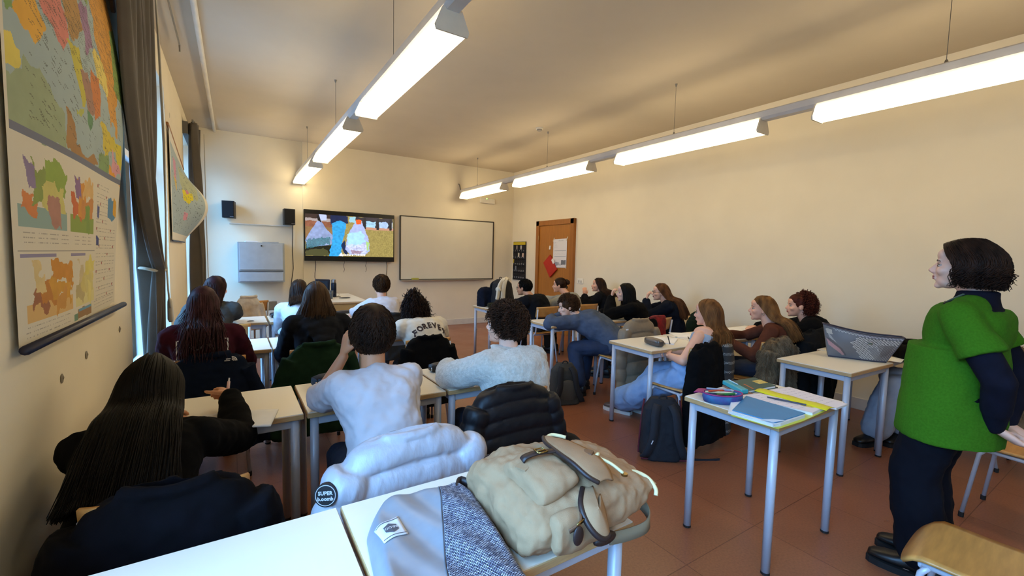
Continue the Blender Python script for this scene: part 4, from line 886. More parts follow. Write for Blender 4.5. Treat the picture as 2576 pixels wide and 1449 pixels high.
# 3 boy in cream fleece
FLC = mat('fleece_cream', 'b9b4a6', .95, var=.10, vscale=70, bump=1.0, bdist=.006, bscale=170, sheen=.5, c2='d0ccc0')
p3, d3 = seat('person with curly dark hair in a cream fleece, leaning on one elbow', tl=.385, H=(1.345, 2.17, 1.085), face=8, yaw=34, pitch=6, roll=-8, masc=1, k=1.0, vox=.006, N=(1.31, 2.06, .93), sw=.168,
    arms={'L': ((1.13, 2.48, .80), V((-1.2, -.2, -.5)), V((.7, .6, 0))), 'R': ((1.42, 2.46, .80), V((1, -.2, -.3)), V((-.7, .5, 0)))}, skin='pale',
    top=dict(m=FLC, pad=.036, collar=.075, name='fleece', disp=[(.16, .03), (.018, .010)], vox=.008), hair=hair_short(hmat('hair_curly_brown', '20130c', '43291a'), N=1700, L=.07, curl=.008, vol=.014, top=.015, seed=21, r=.0024, wild=.6), features=True)
# 4 maroon sweatshirt
MRN = cloth('sweat_maroon', '35121d', '43182a')
p4, d4 = seat('person with long straight plum-brown hair in a maroon sweatshirt with white back print', (-.165, 3.50, 1.135), face=0, yaw=-2, pitch=-6, vox=.008, sw=.158,
    arms={'L': ((-.26, 3.80, .80), V((-.7, -.4, -1)), V((.8, .5, 0))), 'R': ((-.05, 3.80, .80), V((.7, -.4, -1)), V((-.8, .5, 0)))},
    top=dict(m=MRN, pad=.022, name='sweatshirt'), hair=hair_long(hmat('hair_plum', '1c1013', '4a2c33'), tb=.46, A=.095, N=650, seed=8, th=112, ragged=.48, jit=.08, wave=.010, pad=.04), features=False)
# 5 navy hoodie
NVH = cloth('hoodie_navy', '14161c', '1b1e26')
p5, d5 = seat('person with shoulder-length taupe brown hair in a dark navy hoodie', (.545, 3.66, 1.145), face=2, yaw=-2, pitch=-4, vox=.008, sw=.168, k=1.02,
    arms={'L': ((.46, 3.94, .80), V((-.7, -.5, -1)), V((.3, .8, .2))), 'R': ((.66, 3.94, .80), V((.7, -.5, -1)), V((-.4, .7, 0)))},
    top=dict(m=NVH, pad=.026, hood=1.15, name='hoodie'), hair=hair_long(HLB, bob=.165, A=.125, B=.115, N=1100, th=126, seed=9, ragged=.08, jit=.05, wave=.004, vol=1.08), features=False)
# 6 cream FOREVER hoodie
CRM = cloth('hoodie_cream', 'cdc5b4', 'dbd4c6')
p6, d6 = seat('person with wavy black hair to one side in a cream hoodie lettered FOREVER', (1.36, 3.72, 1.03), face=4, yaw=0, pitch=-8, roll=-6, N=(1.37, 3.62, .885), vox=.008, sw=.17,
    arms={'L': ((1.16, 4.06, .80), V((-1.1, -.4, -.7)), V((.3, .8, .1))), 'R': ((1.5, 4.0, .80), V((1, -.4, -.5)), V((-.6, .5, 0)))},
    top=dict(m=CRM, pad=.03, hood=1.0, name='hoodie'), hair=hair_curly(hmat('hair_wavy_black', '0f0b0a', '2c1a14'), center=(-.01, -.04, -.03), rad=(.115, .11, .16), N=800, curl=.006, L=.17, seed=31), features=False)
# 7 grey sweatshirt front row
p7, d7 = seat('person with dark hair in a dark grey sweatshirt by the window, front row', (-.135, 5.02, 1.125), face=-14, yaw=-34, pitch=-4, vox=.009,
    arms={'L': ((-.26, 5.42, .80), V((-1, -.4, -.5)), V((.7, .7, 0))), 'R': ((-.03, 5.45, .80), V((1, -.3, -.3)), V((-.9, .3, 0)))},
    top=dict(m=cloth('sweat_grey_dark', '3a3a38', '454542'), pad=.026, name='sweatshirt'), hair=hair_long(hmat('hair_dark_red', '170c0b', '35191a'), tb=.8, A=.085, N=500, th=112, seed=12, ragged=.04), features=True)
# 8 white and black top
p8, d8 = seat('person in a white top mostly hidden behind the navy hoodie', (.60, 5.20, 1.075), face=0, yaw=-10, pitch=-8, vox=.010, sw=.155,
    arms={'L': ((.52, 5.44, .80), V((-.6, -.5, -1)), V((.7, .6, 0))), 'R': ((.74, 5.46, .80), V((1, -.4, -.5)), V((-.7, .5, 0)))},
    top=dict(m=cloth('sweat_white_cool', 'c8ccd4', 'd6dae0'), pad=.022, name='sweatshirt'), hair=hair_long(HDB, tb=.75, A=.10, N=400, seed=13), features=False)
# 9 white T-shirt front
p9, d9 = seat('person with thick short brown hair in a white T-shirt in the front row', (1.475, 5.17, 1.10), face=4, yaw=2, pitch=0, masc=1, vox=.010, sw=.165, k=.96,
    arms={'L': ((1.30, 5.44, .79), V((-1, -.3, -.5)), V((.6, .7, 0))), 'R': ((1.60, 5.46, .79), V((1, -.3, -.5)), V((-.6, .7, 0)))},
    top=dict(m=WT, pad=.016, sl=.42, name='t_shirt'), hair=hair_short(hmat('hair_warm_brown', '24160d', '4a3018'), N=1400, L=.05, vol=.014, top=.02, seed=14, r=.0022, wild=.5), features=False)
# 10 black hoodie with glasses
p10, d10 = seat('person with cropped black hair, glasses and black hooded jacket, front row', tl=.368, H=(3.545, 5.20, 1.045), face=22, yaw=34, pitch=0, masc=1, vox=.008, N=(3.60, 5.06, .895),
    arms={'L': ((3.28, 5.42, .79), V((-.9, -.4, -.6)), V((.4, .8, 0))), 'R': ((3.50, 5.50, .80), V((1, 0, -.4)), V((-.7, .6, 0)))}, skin='tan',
    top=dict(m=cloth('jacket_black', '0d0e11', '15161a'), pad=.045, hood=1.2, name='jacket'), bottom=(mat('trousers_black', '101114', .85, bump=.2, bscale=300), .022, .02), hair=hair_short(HB, N=700, L=.03, vol=.006, seed=15, wild=.2), features=True)
f10 = d10['fr']; g = MB()
for s in (-1, 1): g.tube([f10.p(s*.034+.022*math.cos(a), .098, .002+.017*math.sin(a)) for a in [q*math.pi/8 for q in range(17)]], .0018, 6, cap=False); g.tube([f10.p(s*.056, .096, .006), f10.p(s*.074, .05, .006), f10.p(s*.079, -.01, .004)], .0018, 6)
g.tube([f10.p(-.012, .099, .006), f10.p(.012, .099, .006)], .0018, 6); g.obj('glasses', mat('glasses_black', '101010', .3), d10['body'])
# 11 bun, grey jumper
p11, d11 = seat('person with dark hair in a bun and pale grey jumper at the front desk', tl=.368, H=(4.30, 5.32, 1.06), face=32, yaw=44, vox=.008, N=(4.37, 5.20, .905),
    arms={'L': ((3.98, 5.50, .83), V((-.5, -.3, -1)), V((-.4, .5, .4))), 'R': ((4.14, 5.62, .82), V((.5, .5, -.8)), V((-.6, .5, .4)))}, curl=(.9, .9),
    top=dict(m=cloth('jumper_grey', '8c8a80', '9c9a90'), pad=.028, name='jumper'), bottom=(mat('trousers_black', '101114', .85), .02), hair=None, features=True)
def bun(root, fr, b):
    rn = random.Random(4); mb = MB(); mb.ell(fr.p(0, -.020, .036), [.083, .094, .089], fr.ax, 20, 14).ell(fr.p(0, .0, .056), [.074, .086, .068], fr.ax, 20, 14).ell(fr.p(0, -.125, .055), [.034, .036, .034], fr.ax, 14, 10).ell(fr.p(0, -.05, -.01), [.06, .052, .05], fr.ax, 14, 10)
    for i in range(360):
        t = rn.uniform(-2.2, 2.2); q0 = V((math.sin(t)*.8, .35+.3*abs(math.cos(t)), .75)) if rn.random() < .5 else V((math.sin(t), -.1*math.cos(t)-.0, -.55+.4*rn.random()))
        pts = []
        for j in range(7):
            u = j/6; d = U(lerp(U(q0), V((0, -.85, .25)), u)); pts.append(fr.p(d.x*.084, -.018+d.y*.099, .036+d.z*.091))
        strand(mb, pts, .0035, .002)
    for i in range(60):
        a = rn.uniform(0, 6.28); e = rn.uniform(-1, 1); pts = [fr.p(.036*math.cos(a+w*.7)*math.cos(e), -.125+.036*math.sin(e), .055+.036*math.sin(a+w*.7)*math.cos(e)) for w in range(6)]; strand(mb, pts, .004, .002)
    return mb.obj('hair', HDB, root, smooth=True)
bun(p11, d11['fr'], None)
# 12 long wavy hair by the wall
p12, d12 = seat('person with long wavy dark hair and black top by the right wall, front row', tl=.368, H=(5.03, 5.22, 1.06), face=22, yaw=56, pitch=4, vox=.008, N=(5.06, 5.165, .905),
    arms={'L': ((4.80, 5.28, .88), V((-.3, -.5, -1)), V((.1, .2, 1))), 'R': ((4.80, 5.44, .80), V((.3, .8, -.5)), V((-.6, .4, 0)))},
    top=dict(m=MATS['jacket_black'], pad=.034, name='sweatshirt'), hair=hair_long(HDB, tb=.62, A=.13, N=700, th=122, seed=17, wave=.016, ragged=.12, vol=1.05), features=True)
# 13 blue sweatshirt, head on arms
BLS = cloth('sweat_blue_grey', '444e60', '505b6e')
p13, d13 = person('person in blue-grey sweatshirt and jeans slumped with head on folded arms', V((3.55, 3.36, .56)), V((3.25, 3.86, .925)), face=20, yaw=66, pitch=-10, roll=12, masc=1, N=V((3.36, 3.76, .80)), sh=14, vox=.007, bow=.05, sw=.18,
    arms={'L': ((3.13, 3.98, .79), V((-.9, -.6, -.1)), V((.5, .6, 0))), 'R': ((3.24, 4.05, .79), V((1, .6, 0)), V((-.9, .1, 0)))},
    legs={'L': ((3.18, 3.55, .085), V((-.5, 1, .6)), V((-.2, 1, 0))), 'R': ((3.40, 3.72, .085), V((0, 1, .8)), V((0, 1, 0)))},
    top=dict(m=BLS, pad=.034, name='sweatshirt', disp=[(.16, .035), (.06, .012)]), bottom=(mat('jeans_navy', '17233a', .85, bump=.2, bscale=300, c2='1f2f4c'), .022, .015), hair=hair_short(hmat('hair_curly_mid', '2c1c11', '5a3c24'), N=800, L=.055, curl=.007, vol=.016, top=.02, seed=23, wild=.6), skin='pale')
# 14 black hair, black sweatshirt
p14, d14 = seat('person with shoulder-length black hair in a black sweatshirt, hand at mouth', tl=.368, H=(4.15, 3.82, 1.075), face=34, yaw=50, vox=.008, N=(4.19, 3.745, .92),
    arms={'L': ((4.06, 3.97, .99), V((-.8, -.3, -1)), V((.1, -.1, 1))), 'R': ((4.0, 4.08, .80), V((.7, .6, -.3)), V((-.8, .3, 0)))}, curl=(.9, .5),
    top=dict(m=cloth('sweat_black', '070708', '0c0c0e'), pad=.032, name='sweatshirt'), hair=hair_long(HB, bob=.19, A=.115, B=.11, N=800, th=120, seed=24, ragged=.06, wave=.006, vol=1.06), features=True, skin='pale')
# 15 brown hair, glasses, chin on hand
p15, d15 = seat('person with very long brown hair and glasses, chin resting on hand', tl=.368, H=(4.82, 3.82, 1.065), face=36, yaw=52, vox=.007, N=(4.86, 3.745, .915),
    arms={'L': ((4.70, 3.95, .94), V((-.6, -.2, -1)), V((.1, -.1, 1))), 'R': ((4.6, 4.08, .80), V((.7, .6, -.3)), V((-.8, .3, 0)))}, curl=(.9, .5),
    top=dict(m=cloth('sweat_navy', '10141f', '161c2a'), pad=.030, name='sweatshirt'), hair=hair_long(HBR, tb=.32, A=.15, N=900, th=114, seed=25, ragged=.10, jit=.05, pad=.045), features=True, skin='pale')
f = d15['fr']; g = MB()
for s in (-1, 1): g.tube([f.p(s*.034+.022*math.cos(a), .098, .002+.018*math.sin(a)) for a in [q*math.pi/8 for q in range(17)]], .0018, 6, cap=False); g.tube([f.p(s*.056, .096, .006), f.p(s*.074, .05, .006), f.p(s*.079, -.01, .004)], .0018, 6)
g.tube([f.p(-.012, .099, .006), f.p(.012, .099, .006)], .0018, 6); g.obj('glasses', MATS['glasses_black'], d15['body'])
# 16 bare-armed, light jeans
LJ = mat('jeans_light', '7d9cc4', .85, bump=.3, bscale=260, c2='92aed2', vscale=10)
p16, d16 = person('person with long light-brown hair, bare arms and pale blue wide jeans, holding a pen', V((3.20, 2.20, .56)), V((3.40, 2.20, 1.055)), face=6, yaw=12, pitch=-2, k=1.0, N=V((3.385, 2.155, .905)), vox=.006, sh=4,
    arms={'L': ((3.08, 2.34, .70), V((-.9, -.5, -.5)), V((.35, .9, -.1))), 'R': ((3.16, 2.36, .72), V((.9, .1, -.7)), V((-.9, .2, .1)))}, curl=(.5, .8), palms={'R': V((0, -.2, -1))},
    legs={'L': ((3.18, 2.90, .085), V((-.4, .3, 1)), V((-.3, .9, 0))), 'R': ((3.34, 2.84, .085), V((.1, 1, .8)), V((-.1, 1, 0)))}, shoes='5a4a44',
    top=dict(m=cloth('corset_blue', '9aa2ac', 'a8b0b8'), pad=.010, sl=0, t1=.76, name='tube_top', disp=[(.1, .01)]), bottom=(LJ, .032, .045), hair=hair_long(HMB, tb=.60, A=.13, N=1100, th=114, seed=27, ragged=.12, jit=.05, wave=.012, pad=.025), features=True)
# 17 brown ribbed top
p17, d17 = seat('person with long straight golden-brown hair and tight brown long-sleeved top', tl=.368, H=(4.12, 2.12, 1.07), face=24, yaw=34, vox=.007, N=(4.14, 2.055, .915),
    arms={'L': ((3.84, 2.24, .76), V((-.6, -.7, -.8)), V((.3, .8, .1))), 'R': ((4.0, 2.40, .80), V((.9, .3, -.4)), V((-.9, .3, 0)))},
    top=dict(m=cloth('top_brown', '4c2a1e', '5a3426'), pad=.009, name='top', disp=[(.1, .01)]), hair=hair_long(hmat('hair_golden', '4e321a', '8a6034'), tb=.5, A=.105, N=1000, th=108, seed=28, ragged=.09, jit=.03, pad=.03), features=True)
MB().tube([d17['fr'].p(-.085+.011*math.cos(a), -.004, -.044+.011*math.sin(a)) for a in [q*math.pi/6 for q in range(13)]], .0022, 6, cap=False).obj('earring', mat('silver', 'c8c8c8', .2, metal=1), d17['body'])
# 18 curly hair by the wall
p18, d18 = seat('person with voluminous reddish-brown curls in black by the right wall, second row', tl=.368, H=(4.76, 2.10, 1.07), face=30, yaw=40, vox=.008, N=(4.80, 2.03, .915),
    arms={'L': ((4.66, 2.38, .80), V((-.6, -.7, -.6)), V((.4, .8, 0))), 'R': ((4.8, 2.5, .80), V((.9, .3, -.4)), V((-.9, .3, 0)))},
    top=dict(m=MATS['sweat_black'], pad=.045, hood=1.1, name='hoodie'), bottom=(MATS['trousers_black'], .02), hair=hair_curly(HAU, center=(0, -.055, .015), rad=(.115, .115, .135), N=700, curl=.009, L=.09, seed=33, fx=.3), features=True)
# 19 hidden person behind the teacher
p19, d19 = person('person in grey jeans and black sleeves seated behind the woman in green', V((4.90, .93, .56)), V((4.94, 1.05, 1.05)), face=10, yaw=20, vox=.010, N=V((4.94, .97, .90)),
    arms={'L': ((4.60, 1.27, .80), V((-.9, -.3, -.3)), V((-.3, .9, 0))), 'R': ((4.9, 1.35, .80), V((.9, .3, -.4)), V((-.9, .3, 0)))},
    legs={'L': ((4.50, 1.33, .09), V((-.6, .9, .9)), V((-.8, .3, 0))), 'R': ((4.72, 1.24, .12), V((-.4, 1, .8)), V((-.9, .1, 0)))},
    top=dict(m=MATS['sweat_black'], pad=.04, name='sweatshirt'), bottom=(mat('jeans_grey', '8b95a4', .85, bump=.3, bscale=260, c2='a2abb8'), .028, .035), shoes='14110f', hair=hair_long(HDB, tb=.7, A=.1, N=300, seed=41), features=False)
# 20 standing woman
GRN = mat('knit_green', '35680f', .95, var=.1, vscale=120, bump=.6, bscale=260, sheen=0, c2='3f7417', spec=.15)
BKK = cloth('rib_black', '11121c', '171826')
p20, d20 = person('standing woman with short dark hair, green knitted top and black trousers, hands behind her back', V((2.87, .575, .93)), V((2.86, .575, 1.50)), face=0, yaw=4, pitch=3, k=1.0, N=V((2.86, .525, 1.34)), seated=False, vox=.0055, sw=.168, bow=.0, girth=1.13, lk=.985, sdr=.035,
    arms={'L': ((2.77, .415, .81), V((-.9, -.8, 0)), V((.35, -.55, -.45))), 'R': ((2.93, .405, .80), V((.9, -.8, 0)), V((-.25, -.75, -.45)))}, palms={'L': V((.5, -.5, .6)), 'R': V((-.3, -.4, .8))}, curl=(.35, .3), skin='pale',
    legs={'L': ((2.745, .60, .085), V((-.1, 1, 0)), V((-.12, 1, 0))), 'R': ((2.92, .62, .085), V((0, 1, 0)), V((-.05, 1, 0)))}, shoes='14110f', brow='3a2a20',
    top=[dict(m=BKK, pad=.004, name='turtleneck', collar=.055, t0=.72, disp=[]), dict(m=GRN, pad=.012, sl=.30, flare=2.0, t0=0, t1=.96, hem=.24, name='knitted_top', disp=[(.22, .024), (.10, .012)])],
    bottom=(mat('trousers_navy_black', '0b0c14', .9, bump=.2, bscale=250, spec=.15), .018, .034), hair=hair_long(hmat('hair_teacher', '120c0a', '33221a'), bob=.098, A=.088, B=.092, N=2100, th=104, seed=35, ragged=.34, jit=.05, wave=.0, cw=.009, vol=1.24, r=.003))
MB().tube([d20['N']+V((.066*math.cos(a), .03+.07*math.sin(a), .035-.05*max(0, math.sin(a)))) for a in [q*math.pi/10 for q in range(21)]], .005, 8).obj('bead_necklace', mat('beads_green', '4a5a48', .3), p20, smooth=True)
MB().tube([V((2.85, .62, 1.335)), V((2.84, .652, 1.28)), V((2.83, .668, 1.25))], [.005, .010, .004], 8).obj('neck_tie', mat('scarf_brown', '4a2e28', .8), p20, smooth=True)
# ================================================================ coats over the chair backs
def coat(name, label, cx, cy, face, w0, w1, z1, z0, m, puff=0, amp=.012, sleeves=(1, 1), seed=0, fold=.10, d0=.055, d1=.10, cat='jacket', vox=.008, drop=.05, shift=0, sl_r=.055, group=None, fur=0, collar=True, sdrop=None):
    rn = random.Random(seed); fa = math.radians(face); x_ = V((math.cos(fa), math.sin(fa), 0)); y_ = V((-math.sin(fa), math.cos(fa), 0)); c = V((cx, cy, 0))
    t = empty(name, label, cat, (cx, cy, z0), group=group); b = MB(); rings = []; n = 56; NZ = max(24, puff*10); ph = rn.uniform(0, 6)
    for i in range(NZ+1):
        q = i/NZ; z = z1-(z1-z0)*q; e = min(1, q*6)**.5; a = lerp(w0, w1, q**.9)*(.86+.14*e); d = lerp(d0, d1, q)*(.55+.45*e)
        pf = amp*(abs(math.sin(math.pi*q*puff))**.42-.7) if puff else 0
        ring = []
        for j in range(n):
            an = 2*math.pi*j/n; cx_, sy = math.cos(an), math.sin(an); ex = .55
            fd = 1+fold*q*(math.sin(5*an+ph)+.6*math.sin(9*an+2*ph))*(.35 if puff else 1)
            X = math.copysign(abs(cx_)**ex, cx_)*(a+pf); Y = math.copysign(abs(sy)**.8, sy)*(d*fd+pf)
            Y = min(Y, .035)-.01-shift*q
            ring.append(c+x_*X+y_*Y+V((0, 0, z-drop*(abs(X)/max(a, .01))**2.5*(1-q*.6))))
        rings.append(ring)
    b.loft(rings)
    if collar: b.tube([c+x_*(.10*math.cos(a))+y_*(-.02-.035*math.sin(a))+V((0, 0, z1-.014)) for a in [math.pi*q/8 for q in range(9)]], .020, 8)
    for s, on in ((-1, sleeves[0]), (1, sleeves[1])):
        if not on: continue
        sd = sdrop or (z1-z0)*.9*on; N_ = 14; P0 = c+x_*s*(w0*.93)+y_*-.02+V((0, 0, z1-.06-drop)); P1 = c+x_*s*(w1*.98)+y_*(-.05-shift)+V((0, 0, z1-.06-sd)); pts = []; rs = []
        for i in range(N_*3+1):
            q = i/(N_*3); p = lerp(P0, P1, q)+x_*s*.03*math.sin(math.pi*q); pts.append(p); rs.append(sl_r*(1-.2*q)+(amp*.8*(abs(math.sin(math.pi*q*max(1, puff*sd/(z1-z0))))**.55-.6) if puff else .006*math.sin(q*14+ph)))
        b.tube(pts, rs, 14)
    if fur:
        o = blob(b, 'shell', m, t, .010, 2, [(.05, .03)])
        fb = MB(); me = o.data; off = abs_loc(t); idx = rn.sample(range(len(me.vertices)), min(fur, len(me.vertices)))
        for k in idx:
            v = me.vertices[k]; p = v.co+off; nn = v.normal; g = U(nn*.7+V((rn.gauss(0, .3), rn.gauss(0, .3), -.9))); l = rn.uniform(.015, .032)
            strand(fb, [p, p+g*l*.5+nn*.004, p+g*l+V((0, 0, -.004))], .0022, .0006, 3)
        fb.obj('fur', m, t)
    else: o = blob(b, 'shell', m, t, vox, 3 if not puff else 2, [(.16, .028), (.05, .010)] if not puff else [(.30, .018), (.045, .006)])
    return t, o, (c, x_, y_)
MN = cloth('coat_black_navy', '08080b', '0d0c12')
coat('draped_coat', 'big plain near-black coat on the chair behind the long-haired writer', -.155, 1.505, -2, .20, .30, .862, .22, MN, sleeves=(.9, .9), seed=1, drop=.05, d0=.06, d1=.13, cat='coat', fold=.12, sl_r=.06)
PW = mat('puffer_pale_grey', 'b2b3bb', .42, var=.03, bump=.5, bscale=26, coat=.1, stretch=(1, 1, .35), bdist=.012)
t, o, (c, x_, y_) = coat('puffer_jacket', 'pale grey quilted puffer jacket over a chair back, with round black badge', .53, 1.50, 3, .225, .335, .872, .26, PW, puff=6, amp=.030, seed=3, drop=.035, d0=.07, d1=.12, fold=.06, sl_r=.074, vox=.007)
bd_ = c+x_*-.305+y_*-.12+V((0, 0, .745)); n_ = U(x_*-.15-y_*1+V((0, 0, .12))); ux = U(x_*1-y_*.15); uy = U(n_.cross(ux)); uy = uy if uy.z > 0 else -uy
from mathutils.bvhtree import BVHTree
bv_ = BVHTree.FromPolygons([v.co+V(t.location) for v in o.data.vertices], [tuple(p.vertices) for p in o.data.polygons]); h_ = bv_.ray_cast(bd_+n_*.5, -n_); bd_ = h_[0] if h_[0] is not None else bd_
n_ = U(n_+h_[1]) if h_[0] is not None else n_; ux = U(ux-n_*ux.dot(n_)); uy = n_.cross(ux); uy = uy if uy.z > 0 else -uy; bd_ = bd_+n_*.006
pa = MB().tube([bd_-n_*.012, bd_+n_*.006], .036, 32).obj('round_badge', mat('badge_black', '0c0c10', .6), t)
MB().tube([bd_+n_*.0065+(ux*math.cos(a)+uy*math.sin(a))*.031 for a in [q*math.pi/20 for q in range(41)]], .0012, 6, cap=False).obj('badge_ring', mat('badge_white', 'c8c8cc', .7), pa)
for s_, dz in (('SUPER', .007), ('b.oomb', -.010)): text_mb(s_, .016, bd_+n_*.007+uy*dz, ux, uy, bold=.0006).obj('badge_lettering', MATS['badge_white'], pa)
PB = mat('puffer_black', '090b10', .5, var=.08, bump=.3, bscale=30, bdist=.006, spec=.3)
t, o, (c, x_, y_) = coat('quilted_jacket', 'black quilted jacket with narrow bands hanging over the chair of the fleece wearer', 1.17, 1.80, 0, .215, .30, .872, .28, PB, puff=8, amp=.014, seed=5, drop=.04, d0=.065, d1=.11, fold=.04, sl_r=.062, vox=.007)
t = empty('cap', 'round black cap hanging low beside the black quilted jacket', 'cap', (1.60, 1.84, .36))
b = MB(); b.ell((1.60, 1.86, .42), (.085, .095, .075)); blob(b, 'crown', mat('cap_black', '060608', .9), t, .006, 3)
MB().box((1.535, 1.80, .405), (.02, .12, .035), rz=.5, rx=-.4).obj('strap', MATS['cap_black'], t, bevel=.004)
text_mb('TTL', .026, (1.527, 1.787, .408), (.86, -.5, 0), (0, .1, 1), depth=.004, bold=.001).obj('strap_print', WP, t)
t, o, (c, x_, y_) = coat('jacket', 'navy and black jacket with small white chest emblem on a chair back', -.13, 3.275, 0, .20, .29, .862, .25, mat('jacket_navy', '0c1424', .9, c2='101c32', spec=.1), seed=7, fold=.10, d1=.12)
e_ = c+x_*.115+y_*-.085+V((0, 0, .825)); b = MB()
def arcs(b, e_, ux, uy, n_, s=1.0):
    b.box(e_+ux*-.012*s, (.016*s, .002, .004*s)).box(e_+ux*-.016*s+uy*-.007*s, (.02*s, .002, .003*s))
    for r in (.006, .0115, .017): b.tube([e_+uy*-.009*s+(ux*math.cos(a)+uy*math.sin(a))*r*s for a in [q*math.pi/16 for q in range(9)]], .0022*s, 6)
    return b
arcs(MB(), e_-y_*.012, x_, V((0, 0, 1)), -y_, 1.5).obj('emblem', WP, t)
coat('coat', 'dark bottle-green smooth coat on the chair of the navy hoodie wearer', .50, 3.29, 0, .195, .31, .872, .24, cloth('coat_green', '14291c', '193222'), seed=8, sleeves=(1, 1), fold=.12, cat='coat')
coat('jacket', 'plain black jacket on the chair behind the cream FOREVER hoodie', 1.315, 3.27, 6, .195, .25, .862, .30, MATS['sweat_black'], seed=9, fold=.06)
coat('jacket', 'charcoal jacket on the chair of the front-row white T-shirt', 1.50, 4.69, 0, .20, .24, .858, .35, cloth('jacket_charcoal', '2a2a2a', '323231'), seed=10)
PG = mat('puffer_beige', '82725c', .6, var=.05, bump=.3, bscale=25)
t, o, (c, x_, y_) = coat('puffer_coat', 'long taupe beige puffer coat on the chair of the slumped student', 3.50, 3.03, -6, .20, .24, .90, .20, PG, puff=5, amp=.018, seed=12, sleeves=(1, .8), d0=.06, d1=.11, sl_r=.06, cat='coat')
MB().box(c+x_*-.21+y_*-.075+V((0, 0, .80)), (.03, .004, .014)).obj('emblem', WP, t)
coat('scarf', 'red and black plaid scarf draped over a chair back', 4.13, 3.31, 0, .14, .15, .862, .48, mat('plaid_red', 'a01818', .9, vscale=9, c2='3a0c10', bump=.4, bscale=200), seed=13, sleeves=(0, 0), d0=.045, d1=.05, cat='scarf', collar=False, drop=.01)
coat('jacket', 'black jacket beside the red plaid scarf on the same chair', 3.98, 3.29, 0, .10, .12, .850, .40, MATS['sweat_black'], seed=14, sleeves=(0, 0), d0=.05, d1=.07, collar=False)
coat('fleece_jacket', 'dark green fluffy fleece jacket on a chair back near the wall', 4.90, 3.28, 0, .20, .25, .872, .40, cloth('fleece_dark_green', '141f16', '1b281c', bump=.8, bs=120), seed=15, d0=.07)
coat('coat', 'long black coat reaching almost to the floor on the bare-armed student chair', 3.13, 2.035, 6, .22, .28, .86, .10, MATS['sweat_black'], seed=16, sleeves=(0, 1), d0=.08, d1=.12, cat='coat', fold=.10)
SCM = mat('knit_scarf_grey', '3a3632', .95, var=.2, vscale=30, bump=.6, bscale=140)
nt = SCM.node_tree; tc = nt.nodes.new('ShaderNodeTexCoord'); wv = nt.nodes.new('ShaderNodeTexWave'); wv.bands_direction = 'Z'; wv.inputs['Scale'].default_value = 4.5; wv.inputs['Distortion'].default_value = 1; ck = nt.nodes.new('ShaderNodeTexChecker'); ck.inputs['Scale'].default_value = 110
mx = nt.nodes.new('ShaderNodeMath'); mx.operation = 'MULTIPLY'; g1 = nt.nodes.new('ShaderNodeMath'); g1.operation = 'GREATER_THAN'; g1.inputs[1].default_value = .8; m2 = nt.nodes.new('ShaderNodeMix'); m2.data_type = 'RGBA'
nt.links.new(tc.outputs['Object'], wv.inputs[0]); nt.links.new(tc.outputs['Object'], ck.inputs[0]); nt.links.new(wv.outputs['Fac'], g1.inputs[0]); nt.links.new(g1.outputs[0], mx.inputs[0]); nt.links.new(ck.outputs['Fac'], mx.inputs[1]); nt.links.new(mx.outputs[0], m2.inputs[0]); m2.inputs[6].default_value = (*lin('33302d'), 1); m2.inputs[7].default_value = (*lin('8a8680'), 1); nt.links.new(m2.outputs[2], nt.nodes['Principled BSDF'].inputs['Base Color'])
coat('scarf', 'long grey knitted scarf with pale dashes hanging from the black coat chair', 3.345, 1.99, 14, .08, .06, .845, .10, SCM, seed=17, sleeves=(0, 0), d0=.05, d1=.05, cat='scarf', collar=False, fold=.2, drop=.02)
FUR = hmat('fur_brown', '54422e', '8e7a5e')
coat('fur_coat', 'shaggy brown fur coat spilling over the chair of the brown-top student', 3.95, 1.90, 6, .21, .27, .86, .30, FUR, seed=18, sleeves=(1, .8), d0=.08, d1=.12, fur=16000, cat='coat', sl_r=.07)
coat('jacket', 'black padded jacket on the chair of the curly-haired student', 4.52, 1.85, 0, .22, .27, .90, .22, cloth('jacket_soft_black', '101113', '17181a'), seed=19, d0=.09, d1=.14, cat='jacket', sl_r=.07)
coat('jacket', 'beige and white jacket thrown over a chair near the front wall', .16, 6.72, 25, .14, .15, .90, .45, mat('jacket_beige_light', 'b5a48c', .8, c2='d8d4cc', vscale=5), seed=20, sleeves=(1, 1))
chair(.14, 6.95, 'chair with the beige and white jacket near the front wall', 25); chair(5.08, 4.86, 'chair of the wavy-haired person by the right wall', 12)
coat('fur_collar_coat', 'tawny fur-trimmed coat half hidden behind the woman in green', 4.90, .63, 0, .2, .24, .92, .3, FUR, seed=21, sleeves=(1, 1), fur=3000, cat='coat')
